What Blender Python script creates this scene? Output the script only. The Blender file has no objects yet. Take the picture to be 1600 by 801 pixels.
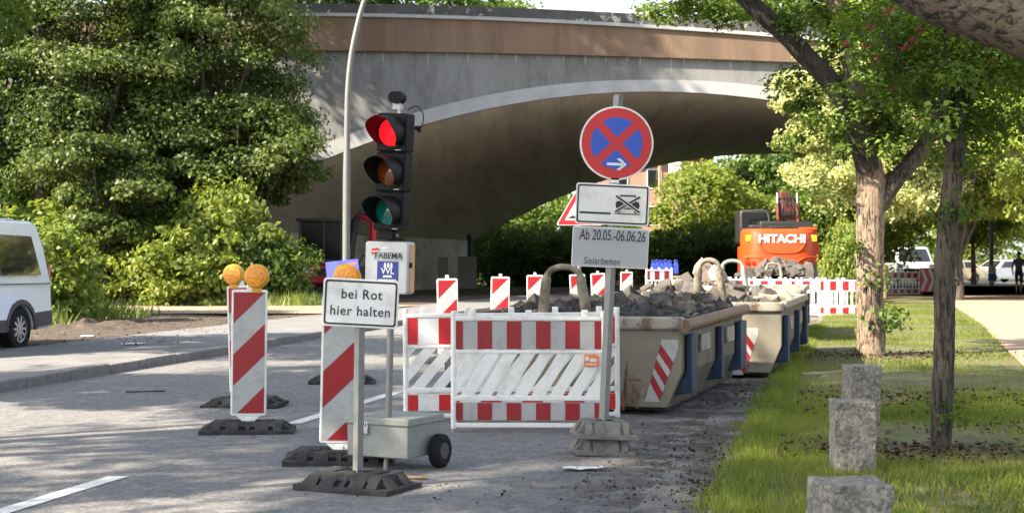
import bpy, math, random
import numpy as np
from mathutils import Vector, Matrix, Euler
R = math.radians
random.seed(7)
RNG = np.random.default_rng(11)
SC = bpy.context.scene
COL = SC.collection

# ------------------------------------------------------------------ camera, sky, sun, exposure
F, H, HY = 2300.0, 1.35, 410.0            # focal length in photo pixels, eye height, horizon row
cd = bpy.data.cameras.new('camera'); cam = bpy.data.objects.new('camera', cd); COL.objects.link(cam)
cam.location = (0, 0, H); cam.rotation_euler = (R(90) + math.atan(9.5 / F), 0, 0)
cd.sensor_width = 36; cd.lens = 36 * F / 1600; cd.clip_start = 0.1; cd.clip_end = 3000
cd.dof.use_dof = True; cd.dof.focus_distance = 11.0; cd.dof.aperture_fstop = 5.0
SC.camera = cam
SUN_EL, SUN_AZ = R(37), (0.885, 0.465)      # light travels towards +x, +y
w = bpy.data.worlds.new('World'); SC.world = w; w.use_nodes = True
nt = w.node_tree; bg = nt.nodes['Background']
sky = nt.nodes.new('ShaderNodeTexSky'); sky.sky_type = 'NISHITA'; sky.sun_disc = False
sky.sun_elevation = SUN_EL; sky.sun_rotation = math.atan2(-SUN_AZ[0], -SUN_AZ[1]) % (2 * math.pi)
sky.air_density = 1.0; sky.dust_density = 1.5; sky.ozone_density = 1.0
hsn = nt.nodes.new('ShaderNodeHueSaturation'); hsn.inputs['Saturation'].default_value = 0.5
nt.links.new(sky.outputs[0], hsn.inputs['Color']); nt.links.new(hsn.outputs[0], bg.inputs[0]); bg.inputs[1].default_value = 0.105
sl = bpy.data.lights.new('sun', 'SUN'); sl.energy = 5.0; sl.angle = R(0.6); sl.color = (1.0, 0.87, 0.68)
sun = bpy.data.objects.new('sun', sl); COL.objects.link(sun); sun.location = (-20, -10, 30)
Ld = Vector((SUN_AZ[0] * math.cos(SUN_EL), SUN_AZ[1] * math.cos(SUN_EL), -math.sin(SUN_EL)))
sun.rotation_euler = Ld.to_track_quat('-Z', 'Y').to_euler()
SC.view_settings.view_transform = 'Standard'; SC.view_settings.look = 'None'
SC.view_settings.exposure = 2.0; SC.view_settings.gamma = 1.0; SC.view_settings.use_curve_mapping = False
SC.render.engine = 'CYCLES'
SC.cycles.use_denoising = True
SC.cycles.max_bounces = 8; SC.cycles.diffuse_bounces = 6; SC.cycles.transmission_bounces = 4
SC.cycles.sample_clamp_indirect = 6

# ------------------------------------------------------------------ coordinates measured on the photo
def G(px, py, z=0.0):
    d = (H - z) * F / (py - HY); return ((px - 800) * d / F, d)
def AT(px, py, d): return ((px - 800) * d / F, d, H - (py - HY) * d / F)

# ------------------------------------------------------------------ materials
def mat(name, col, rough=0.6, metal=0.0, var=0.12, scale=6.0, bump=0.0, bscale=40.0, dirt=None, spec=0.5,
        emit=None, stretch=None, coat=0.0, rot=None):
    m = bpy.data.materials.new(name); m.use_nodes = True
    n = m.node_tree.nodes; L = m.node_tree.links
    p = n['Principled BSDF']
    p.inputs['Roughness'].default_value = rough; p.inputs['Metallic'].default_value = metal
    p.inputs['Specular IOR Level'].default_value = spec; p.inputs['Coat Weight'].default_value = coat
    tc = n.new('ShaderNodeTexCoord'); co = tc.outputs['Object']
    mp = n.new('ShaderNodeMapping'); L.new(co, mp.inputs[0])
    if stretch: mp.inputs['Scale'].default_value = stretch
    if rot: mp.inputs['Rotation'].default_value = rot
    co = mp.outputs[0]
    nz = n.new('ShaderNodeTexNoise'); nz.inputs['Scale'].default_value = scale; nz.inputs['Detail'].default_value = 6
    nz.inputs['Roughness'].default_value = 0.62; L.new(co, nz.inputs['Vector'])
    mx = n.new('ShaderNodeMix'); mx.data_type = 'RGBA'
    c = np.array(col[:3]); a = np.clip(c * (1 - var), 0, 1); b = np.clip(c * (1 + var), 0, 1)
    mx.inputs[6].default_value = (*a, 1); mx.inputs[7].default_value = (*b, 1)
    mr = n.new('ShaderNodeMapRange'); mr.inputs[1].default_value = 0.3; mr.inputs[2].default_value = 0.7
    L.new(nz.outputs[0], mr.inputs[0]); L.new(mr.outputs[0], mx.inputs[0])
    out = mx.outputs[2]
    if dirt:
        dc, lo, hi, ds, amt = dirt
        n2 = n.new('ShaderNodeTexNoise'); n2.inputs['Scale'].default_value = ds; n2.inputs['Detail'].default_value = 8
        n2.inputs['Roughness'].default_value = 0.7; L.new(co, n2.inputs['Vector'])
        m2 = n.new('ShaderNodeMapRange'); m2.inputs[1].default_value = lo; m2.inputs[2].default_value = hi
        m2.inputs[4].default_value = amt; L.new(n2.outputs[0], m2.inputs[0])
        x2 = n.new('ShaderNodeMix'); x2.data_type = 'RGBA'; L.new(m2.outputs[0], x2.inputs[0])
        L.new(out, x2.inputs[6]); x2.inputs[7].default_value = (*dc, 1); out = x2.outputs[2]
    L.new(out, p.inputs['Base Color'])
    if bump:
        n3 = n.new('ShaderNodeTexNoise'); n3.inputs['Scale'].default_value = bscale; n3.inputs['Detail'].default_value = 8
        L.new(co, n3.inputs['Vector'])
        bp = n.new('ShaderNodeBump'); bp.inputs['Strength'].default_value = min(1, bump); bp.inputs['Distance'].default_value = 0.02
        L.new(n3.outputs[0], bp.inputs['Height']); L.new(bp.outputs[0], p.inputs['Normal'])
    if emit:
        p.inputs['Emission Color'].default_value = (*emit[0], 1); p.inputs['Emission Strength'].default_value = emit[1]
    return m

def leafmat(name, dark, light, trans=0.35, gloss=0.025):
    m = bpy.data.materials.new(name); m.use_nodes = True
    n = m.node_tree.nodes; L = m.node_tree.links
    for x in list(n):
        if x.type != 'OUTPUT_MATERIAL': n.remove(x)
    o = [x for x in n if x.type == 'OUTPUT_MATERIAL'][0]
    at = n.new('ShaderNodeAttribute'); at.attribute_name = 'tint'
    oi = n.new('ShaderNodeObjectInfo')
    ad = n.new('ShaderNodeMath'); ad.operation = 'MULTIPLY_ADD'; ad.inputs[1].default_value = 0.25; L.new(oi.outputs['Random'], ad.inputs[0]); L.new(at.outputs['Fac'], ad.inputs[2])
    cr = n.new('ShaderNodeValToRGB'); cr.color_ramp.elements[0].color = (*dark, 1); cr.color_ramp.elements[1].color = (*light, 1)
    cr.color_ramp.elements[0].position = 0.1; cr.color_ramp.elements[1].position = 1.1
    L.new(ad.outputs[0], cr.inputs[0])
    df = n.new('ShaderNodeBsdfDiffuse'); L.new(cr.outputs[0], df.inputs[0])
    tr = n.new('ShaderNodeBsdfTranslucent')
    hs = n.new('ShaderNodeHueSaturation'); hs.inputs['Saturation'].default_value = 1.1; hs.inputs['Value'].default_value = 1.5; hs.inputs['Hue'].default_value = 0.485
    L.new(cr.outputs[0], hs.inputs['Color']); L.new(hs.outputs[0], tr.inputs[0])
    mx = n.new('ShaderNodeMixShader'); mx.inputs[0].default_value = trans; L.new(df.outputs[0], mx.inputs[1]); L.new(tr.outputs[0], mx.inputs[2])
    gl = n.new('ShaderNodeBsdfGlossy'); gl.inputs['Roughness'].default_value = 0.55
    m2 = n.new('ShaderNodeMixShader'); m2.inputs[0].default_value = gloss; L.new(mx.outputs[0], m2.inputs[1]); L.new(gl.outputs[0], m2.inputs[2])
    L.new(m2.outputs[0], o.inputs[0])
    return m

def barkmat(name, dark, light, sc=1.0, iso=False):
    m = bpy.data.materials.new(name); m.use_nodes = True
    n = m.node_tree.nodes; L = m.node_tree.links; p = n['Principled BSDF']; p.inputs['Roughness'].default_value = 0.9
    tc = n.new('ShaderNodeTexCoord'); mp = n.new('ShaderNodeMapping'); mp.inputs['Scale'].default_value = (20 * sc, 20 * sc, 3.4 * sc) if not iso else (13, 21, 21)
    L.new(tc.outputs['Object'], mp.inputs[0])
    nz = n.new('ShaderNodeTexNoise'); nz.inputs['Scale'].default_value = 1.6; nz.inputs['Detail'].default_value = 9; nz.inputs['Distortion'].default_value = 0.8
    L.new(mp.outputs[0], nz.inputs['Vector'])
    n2 = n.new('ShaderNodeTexNoise'); n2.inputs['Scale'].default_value = 5.0; n2.inputs['Detail'].default_value = 8; n2.inputs['Roughness'].default_value = .7; L.new(mp.outputs[0], n2.inputs['Vector'])
    n4 = n.new('ShaderNodeTexNoise'); n4.inputs['Scale'].default_value = 1.6; n4.inputs['Detail'].default_value = 3; L.new(tc.outputs['Object'], n4.inputs['Vector'])
    a1 = n.new('ShaderNodeMath'); a1.operation = 'MULTIPLY_ADD'; a1.inputs[1].default_value = 0.6; L.new(n2.outputs[0], a1.inputs[0]); L.new(nz.outputs[0], a1.inputs[2])
    ad = n.new('ShaderNodeMath'); ad.operation = 'MULTIPLY_ADD'; ad.inputs[1].default_value = 0.35; L.new(n4.outputs[0], ad.inputs[0]); L.new(a1.outputs[0], ad.inputs[2])
    cr = n.new('ShaderNodeValToRGB'); cr.color_ramp.elements[0].position = 0.86; cr.color_ramp.elements[1].position = 1.06
    cr.color_ramp.elements[0].color = (*dark, 1); cr.color_ramp.elements[1].color = (*light, 1)
    L.new(ad.outputs[0], cr.inputs[0]); L.new(cr.outputs[0], p.inputs['Base Color'])
    bp = n.new('ShaderNodeBump'); bp.inputs['Strength'].default_value = 0.9; bp.inputs['Distance'].default_value = 0.06
    L.new(ad.outputs[0], bp.inputs['Height']); L.new(bp.outputs[0], p.inputs['Normal'])
    return m

M = {}
M['white_plastic'] = mat('white_plastic', (0.74, 0.74, 0.72), 0.45, var=0.07, scale=3, dirt=((0.36, 0.335, 0.29), 0.5, 0.7, 4, 0.6))
M['silver_sheet'] = mat('silver_sheet', (0.36, 0.37, 0.37), 0.4, var=0.05, scale=30, dirt=((0.2, 0.19, 0.165), 0.5, 0.72, 6, 0.6))
M['white_sheet'] = mat('white_sheet', (0.70, 0.70, 0.69), 0.4, var=0.05, scale=3, dirt=((0.4, 0.375, 0.33), 0.5, 0.7, 5, 0.65))
M['red_sheet'] = mat('red_sheet', (0.27, 0.006, 0.013), 0.38, var=0.08, scale=20, dirt=((0.16, 0.03, 0.028), 0.5, 0.72, 5, 0.65))
M['red_bright'] = mat('red_bright', (0.48, 0.012, 0.016), 0.38, var=0.06, scale=20, dirt=((0.4, 0.06, 0.05), 0.58, 0.8, 6, 0.4))
M['blue_sheet'] = mat('blue_sheet', (0.012, 0.07, 0.46), 0.35, var=0.06, scale=10)
M['navy_sheet'] = mat('navy_sheet', (0.01, 0.03, 0.22), 0.4, var=0.05)
M['black_ink'] = mat('black_ink', (0.012, 0.012, 0.016), 0.5, var=0.05)
M['pencil'] = mat('pencil', (0.05, 0.05, 0.055), 0.7, var=0.2, scale=60)
M['grey_plate'] = mat('grey_plate', (0.34, 0.35, 0.37), 0.5, var=0.04, scale=14, stretch=(1, 1, 30), dirt=((0.44, 0.45, 0.46), 0.5, 0.8, 3, 0.4))
M['galv'] = mat('galvanised_steel', (0.20, 0.205, 0.20), 0.5, 0.4, var=0.12, scale=22, dirt=((0.13, 0.125, 0.11), 0.5, 0.8, 4, 0.6))
M['galv_dull'] = mat('dull_galvanised_sheet', (0.22, 0.235, 0.22), 0.6, 0.15, var=0.12, scale=9, dirt=((0.12, 0.115, 0.10), 0.52, 0.8, 5, 0.6))
M['lamp_pole'] = mat('lamp_pole_paint', (0.14, 0.145, 0.142), 0.5, 0.2, var=0.08, scale=6, dirt=((0.22, 0.21, 0.19), 0.55, 0.75, 5, 0.6))
M['rubber'] = mat('recycled_rubber', (0.022, 0.022, 0.024), 0.9, var=0.25, scale=30, bump=0.35, bscale=90, dirt=((0.10, 0.095, 0.085), 0.45, 0.75, 7, 0.7))
M['rubber_dusty'] = mat('dusty_rubber', (0.13, 0.125, 0.115), 0.9, var=0.25, scale=30, bump=0.4, bscale=90, dirt=((0.27, 0.24, 0.2), 0.42, 0.7, 6, 0.8))
M['tyre'] = mat('tyre_rubber', (0.012, 0.012, 0.013), 0.85, spec=0.2, var=0.2, scale=20)
M['black_plastic'] = mat('black_plastic', (0.005, 0.005, 0.006), 0.6, var=0.1, spec=0.2)
M['dark_plastic'] = mat('dark_grey_plastic', (0.05, 0.05, 0.055), 0.6, var=0.1)
M['alu_case'] = mat('alu_case', (0.46, 0.47, 0.48), 0.42, 0.3, var=0.06, scale=4, dirt=((0.3, 0.29, 0.27), 0.55, 0.8, 5, 0.4))
M['peach'] = mat('peach_plastic', (0.62, 0.36, 0.2), 0.6, var=0.08)
M['yellow_plastic'] = mat('yellow_plastic', (0.62, 0.32, 0.012), 0.45, var=0.08, dirt=((0.3, 0.2, 0.06), 0.56, 0.8, 8, 0.5))
M['amber'] = mat('amber_lens', (0.80, 0.29, 0.015), 0.2, var=0.25, scale=55, coat=0.4, bump=.8, bscale=70)
M['red_lens'] = mat('red_lens', (0.35, 0.002, 0.004), 0.45, spec=0.2, emit=((1.0, 0.004, 0.008), 0.75), var=0.3, scale=28)
M['visor_red'] = mat('visor_interior', (0.006, 0.006, 0.006), 0.6, var=0.1, spec=0.2)
M['amber_dark'] = mat('unlit_amber_lens', (0.16, 0.035, 0.006), 0.15, var=0.4, scale=40, coat=0.6)
M['green_dark'] = mat('unlit_green_lens', (0.004, 0.13, 0.10), 0.15, var=0.4, scale=40, coat=0.6)
M['concrete'] = mat('grey_concrete', (0.185, 0.19, 0.195), 0.9, var=0.22, scale=0.55, bump=0.15, bscale=8, stretch=(1, 1, 0.3), dirt=((0.075, 0.075, 0.077), 0.44, 0.66, 1.1, 0.8))
M['ring'] = mat('pale_concrete', (0.29, 0.30, 0.315), 0.9, var=0.15, scale=1.3, dirt=((0.24, 0.24, 0.25), 0.5, 0.75, 2.0, 0.7))
M['fascia'] = mat('brown_fascia', (0.145, 0.096, 0.066), 0.85, var=0.22, scale=1.6, stretch=(1, 1, 0.16), dirt=((0.085, 0.058, 0.042), 0.48, 0.72, 1.2, 0.75))
M['parapet'] = mat('dark_parapet', (0.055, 0.055, 0.055), 0.95, var=0.3, scale=2, dirt=((0.36, 0.36, 0.33), 0.57, 0.63, 3.0, 0.9))
M['soffit'] = mat('board_marked_soffit', (0.62, 0.575, 0.485), 0.9, var=0.16, scale=1.0, stretch=(1.1, 0.07, 1.1), rot=(0, 0, R(17.5)), dirt=((0.30, 0.265, 0.21), 0.5, 0.72, 1.1, 0.7))
M['abutment'] = mat('stained_abutment', (0.66, 0.65, 0.57), 0.9, var=0.2, scale=0.8, dirt=((0.3, 0.29, 0.24), 0.5, 0.7, 1.0, 0.75))
M['granite'] = mat('rough_granite', (0.23, 0.212, 0.185), 0.9, var=0.4, scale=26, bump=0.9, bscale=16, dirt=((0.07, 0.066, 0.06), 0.48, 0.57, 42, 0.78))
M['kerb'] = mat('kerb_stone', (0.17, 0.165, 0.16), 0.9, var=0.25, scale=7, bump=0.3, bscale=40)
M['gutter'] = mat('concrete_gutter', (0.155, 0.15, 0.142), 0.92, var=0.2, scale=9, bump=0.3, bscale=50, dirt=((0.045, 0.035, 0.027), 0.43, 0.54, 1.7, 0.93))
M['pave'] = mat('pavement', (0.16, 0.16, 0.165), 0.92, var=0.22, scale=1.6, bump=0.3, bscale=70, dirt=((0.22, 0.2, 0.17), 0.5, 0.75, 1.2, 0.5))
M['sand'] = mat('sandy_path', (0.31, 0.225, 0.16), 0.95, var=0.18, scale=2.5, bump=0.3, bscale=50, dirt=((0.22, 0.16, 0.11), 0.5, 0.8, 0.9, 0.6))
M['soil'] = mat('bare_soil', (0.062, 0.047, 0.036), 0.97, var=0.35, scale=4, bump=0.8, bscale=22, dirt=((0.15, 0.115, 0.085), 0.52, 0.72, 2.5, 0.6))
M['turf'] = mat('turf', (0.085, 0.095, 0.03), 0.97, var=0.4, scale=5, bump=0.8, bscale=40, dirt=((0.13, 0.095, 0.06), 0.45, 0.6, 1.3, 0.85))
M['paint'] = mat('road_paint', (0.62, 0.62, 0.60), 0.7, var=0.12, scale=20, dirt=((0.2, 0.2, 0.2), 0.52, 0.75, 16, 0.7))
M['skip_beige'] = mat('chipped_beige_paint', (0.185, 0.17, 0.13), 0.7, var=0.12, scale=3, dirt=((0.075, 0.045, 0.03), 0.53, 0.66, 2.6, 0.85), bump=0.05, bscale=12)
M['skip_side'] = mat('worn_shaded_skip_side', (0.115, 0.10, 0.07), 0.65, var=0.2, scale=3, dirt=((0.05, 0.04, 0.03), 0.45, 0.62, 2.6, 0.85))  # worn paint, darkened further to hold the deep shade of the side
M['skip_blue'] = mat('worn_shaded_blue_paint', (0.008, 0.027, 0.072), 0.6, var=0.25, scale=5, dirt=((0.07, 0.06, 0.05), 0.5, 0.68, 5, 0.7))  # worn blue, also darkened for the shade along the skip side
M['skip_greyblue'] = mat('faded_blue_paint', (0.10, 0.17, 0.26), 0.55, var=0.2, scale=5, dirt=((0.25, 0.24, 0.2), 0.58, 0.74, 6, 0.6))
M['skip_rim'] = mat('rusty_rim', (0.26, 0.245, 0.205), 0.6, var=0.12, scale=4, dirt=((0.10, 0.06, 0.038), 0.52, 0.62, 7, 0.9))
M['loop_worn'] = mat('worn_loop_paint', (0.22, 0.195, 0.145), 0.7, var=0.2, scale=8, dirt=((0.07, 0.045, 0.03), 0.48, 0.6, 9, 0.85))
M['rust_pipe'] = mat('brown_pipe', (0.13, 0.072, 0.042), 0.55, var=0.25, scale=6, dirt=((0.3, 0.2, 0.13), 0.5, 0.75, 5, 0.5))
M['asphalt_chunk'] = mat('broken_asphalt', (0.034, 0.032, 0.031), 0.95, var=0.4, scale=14, bump=0.6, bscale=40, dirt=((0.12, 0.11, 0.1), 0.52, 0.7, 5, 0.6))
M['cobble'] = mat('cobblestone', (0.075, 0.067, 0.06), 0.9, var=0.25, scale=7, bump=0.5, bscale=20, dirt=((0.16, 0.13, 0.105), 0.55, 0.75, 3, 0.6))
M['cobble_pale'] = mat('pale_cobblestone', (0.34, 0.27, 0.21), 0.9, var=0.2, scale=7, bump=0.5, bscale=20)
M['van_white'] = mat('white_car_paint', (0.68, 0.72, 0.74), 0.22, var=0.02, coat=0.6)
M['glass_dark'] = mat('tinted_glass', (0.012, 0.013, 0.015), 0.04, var=0.1, spec=0.9, coat=0.5)
M['cab_glass'] = mat('cab_glass', (0.008, 0.009, 0.010), 0.15, var=0.1, spec=0.25)
M['rim_alloy'] = mat('alloy_rim', (0.42, 0.42, 0.43), 0.35, 0.7, var=0.05)
M['car_silver'] = mat('pale_car_paint', (0.66, 0.68, 0.70), 0.25, var=0.02, coat=0.6)
M['car_cream'] = mat('cream_car_paint', (0.62, 0.54, 0.36), 0.25, var=0.02, coat=0.6)
M['car_dark'] = mat('dark_car_paint', (0.02, 0.024, 0.03), 0.25, var=0.02, coat=0.6)
M['exc_orange'] = mat('orange_paint', (0.52, 0.055, 0.008), 0.4, var=0.06, scale=3, dirt=((0.42, 0.08, 0.03), 0.56, 0.8, 3, 0.4))
M['exc_red'] = mat('dark_red_paint', (0.34, 0.012, 0.03), 0.4, var=0.08, scale=3)
M['exc_black'] = mat('machine_black', (0.012, 0.012, 0.013), 0.55, var=0.15)
M['boom_red'] = mat('weathered_boom_paint', (0.13, 0.016, 0.007), 0.6, var=0.4, scale=4, dirt=((0.02, 0.012, 0.01), 0.46, 0.56, 4, 0.9))
M['chrome'] = mat('chrome', (0.6, 0.6, 0.6), 0.2, 0.9, var=0.02)
M['yellow_refl'] = mat('yellow_reflector', (0.8, 0.42, 0.02), 0.3, var=0.05)
M['tail_red'] = mat('tail_lamp', (0.3, 0.008, 0.012), 0.2, var=0.1, coat=0.5)
M['bluecan'] = mat('blue_plastic', (0.03, 0.06, 0.38), 0.4, var=0.15, scale=8)
M['poster'] = mat('blue_poster', (0.10, 0.12, 0.55), 0.45, var=0.1, scale=5)
M['orange_label'] = mat('orange_label', (0.78, 0.17, 0.03), 0.5, var=0.05)
M['paper'] = mat('scrap_paper', (0.72, 0.71, 0.68), 0.8, var=0.08, scale=15)
M['wood_post'] = mat('weathered_timber', (0.30, 0.20, 0.12), 0.85, var=0.2, scale=6, stretch=(6, 6, 0.8))
M['brick'] = mat('red_brick', (0.36, 0.19, 0.14), 0.9, var=0.2, scale=8)
M['roof_tile'] = mat('roof_tile', (0.20, 0.08, 0.055), 0.85, var=0.2, scale=6)
M['cabinet'] = mat('grey_cabinet', (0.25, 0.26, 0.25), 0.7, var=0.12, scale=4)
M['skin'] = mat('skin', (0.25, 0.14, 0.09), 0.6, var=0.05)
M['cloth_dark'] = mat('dark_cloth', (0.02, 0.021, 0.028), 0.9, var=0.2)
M['cloth_grey'] = mat('dark_grey_cloth', (0.05, 0.05, 0.06), 0.9, var=0.2)
M['hair'] = mat('dark_hair', (0.012, 0.010, 0.009), 0.7)
M['bark_light'] = barkmat('grey_brown_bark', (0.03, 0.023, 0.018), (0.30, 0.22, 0.16))
M['bark_branch'] = barkmat('rough_branch_bark', (0.03, 0.024, 0.019), (0.20, 0.155, 0.115), 1, True)
M['bark_shaded'] = barkmat('shaded_limb_bark', (0.008, 0.007, 0.006), (0.05, 0.042, 0.034), 1.2)  # bark darkened for the shade and moss on the verge tree's limb
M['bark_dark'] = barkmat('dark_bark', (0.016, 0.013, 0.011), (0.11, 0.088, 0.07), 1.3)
M['bark_grey'] = barkmat('smooth_grey_bark', (0.06, 0.05, 0.045), (0.24, 0.2, 0.165), 2.0)
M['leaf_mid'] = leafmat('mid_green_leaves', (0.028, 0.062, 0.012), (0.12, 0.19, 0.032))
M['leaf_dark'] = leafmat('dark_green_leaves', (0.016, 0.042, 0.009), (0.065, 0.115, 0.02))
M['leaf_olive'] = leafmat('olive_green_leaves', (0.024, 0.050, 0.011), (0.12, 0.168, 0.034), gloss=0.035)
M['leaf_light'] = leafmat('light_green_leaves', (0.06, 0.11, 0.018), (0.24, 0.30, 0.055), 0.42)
M['leaf_cream'] = leafmat('sunlit_cream_leaves', (0.13, 0.17, 0.045), (0.56, 0.60, 0.27), 0.38)  # pale cream stands in for full sun on green leaves
M['leaf_haw'] = leafmat('hawthorn_leaves', (0.025, 0.06, 0.012), (0.095, 0.16, 0.022), 0.52)
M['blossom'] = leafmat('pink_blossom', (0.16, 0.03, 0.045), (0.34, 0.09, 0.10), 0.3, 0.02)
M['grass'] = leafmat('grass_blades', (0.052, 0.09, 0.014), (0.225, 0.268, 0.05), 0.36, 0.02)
M['tall_grass'] = leafmat('tall_grass_blades', (0.06, 0.11, 0.015), (0.2, 0.26, 0.05), 0.4, 0.04)
M['litter'] = leafmat('dead_leaves', (0.022, 0.016, 0.011), (0.12, 0.085, 0.05), 0.1, 0.02)

def road_material():
    m = bpy.data.materials.new('asphalt'); m.use_nodes = True
    n = m.node_tree.nodes; L = m.node_tree.links; p = n['Principled BSDF']
    p.inputs['Roughness'].default_value = 0.86; p.inputs['Specular IOR Level'].default_value = 0.35
    tc = n.new('ShaderNodeTexCoord'); co = tc.outputs['Object']
    def noise(s, d=6, r=0.6):
        z = n.new('ShaderNodeTexNoise'); z.inputs['Scale'].default_value = s; z.inputs['Detail'].default_value = d; z.inputs['Roughness'].default_value = r
        L.new(co, z.inputs['Vector']); return z.outputs[0]
    def mrange(x, a, b, c=0, d=1):
        r = n.new('ShaderNodeMapRange'); r.inputs[1].default_value = a; r.inputs[2].default_value = b; r.inputs[3].default_value = c; r.inputs[4].default_value = d
        L.new(x, r.inputs[0]); return r.outputs[0]
    def mix(f, a, b):
        x = n.new('ShaderNodeMix'); x.data_type = 'RGBA'; L.new(f, x.inputs[0])
        for i, v in ((6, a), (7, b)):
            if isinstance(v, tuple): x.inputs[i].default_value = (*v, 1)
            else: L.new(v, x.inputs[i])
        return x.outputs[2]
    def mth(op, a, b=None):
        x = n.new('ShaderNodeMath'); x.operation = op
        for i, v in ((0, a), (1, b)):
            if v is None: continue
            if isinstance(v, (int, float)): x.inputs[i].default_value = v
            else: L.new(v, x.inputs[i])
        return x.outputs[0]
    c = mix(mrange(noise(55, 4, 0.7), 0.35, 0.68), (0.102, 0.10, 0.101), (0.275, 0.27, 0.268))
    vo = n.new('ShaderNodeTexVoronoi'); vo.inputs['Scale'].default_value = 75; L.new(co, vo.inputs['Vector'])
    c = mix(mrange(vo.outputs['Distance'], 0.12, 0.28, 0.75, 0), c, (0.36, 0.355, 0.35))
    c = mix(mrange(noise(17, 3, 0.75), 0.36, 0.5, 0.75, 0), c, (0.075, 0.075, 0.08))
    c = mix(mrange(noise(24, 3, 0.7), 0.56, 0.68, 0, 0.6), c, (0.33, 0.33, 0.335))
    c = mix(mrange(noise(6.5, 5, 0.8), 0.40, 0.52, 0.55, 0), c, (0.085, 0.085, 0.09))
    c = mix(mrange(noise(8.2, 5, 0.8), 0.54, 0.64, 0, 0.5), c, (0.33, 0.33, 0.335))
    c = mix(mrange(noise(0.55, 5), 0.4, 0.72, 0, 0.45), c, (0.13, 0.13, 0.137))
    c = mix(mrange(noise(2.4, 8, 0.7), 0.58, 0.72, 0, 0.4), c, (0.27, 0.255, 0.235))
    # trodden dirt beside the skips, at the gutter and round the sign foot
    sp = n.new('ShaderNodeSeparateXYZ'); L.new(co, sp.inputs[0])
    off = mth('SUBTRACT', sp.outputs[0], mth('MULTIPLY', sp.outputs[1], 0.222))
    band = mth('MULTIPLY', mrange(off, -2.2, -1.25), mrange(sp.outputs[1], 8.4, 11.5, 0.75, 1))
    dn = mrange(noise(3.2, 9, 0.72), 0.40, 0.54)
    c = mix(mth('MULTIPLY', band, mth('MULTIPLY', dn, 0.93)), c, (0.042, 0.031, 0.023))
    seam = mrange(mth('ABSOLUTE', mth('ADD', mth('SUBTRACT', sp.outputs[0], mth('MULTIPLY', sp.outputs[1], 0.19)), mth('ADD', 4.05, mth('MULTIPLY', noise(1.3, 8), 0.3)))), 0.0, 0.018, 0.4, 0)
    c = mix(seam, c, (0.035, 0.035, 0.037))
    L.new(c, p.inputs['Base Color'])
    bp = n.new('ShaderNodeBump'); bp.inputs['Strength'].default_value = 0.55; bp.inputs['Distance'].default_value = 0.012
    L.new(noise(70, 5, 0.7), bp.inputs['Height']); L.new(bp.outputs[0], p.inputs['Normal'])
    return m
M['asphalt'] = road_material()

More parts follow.
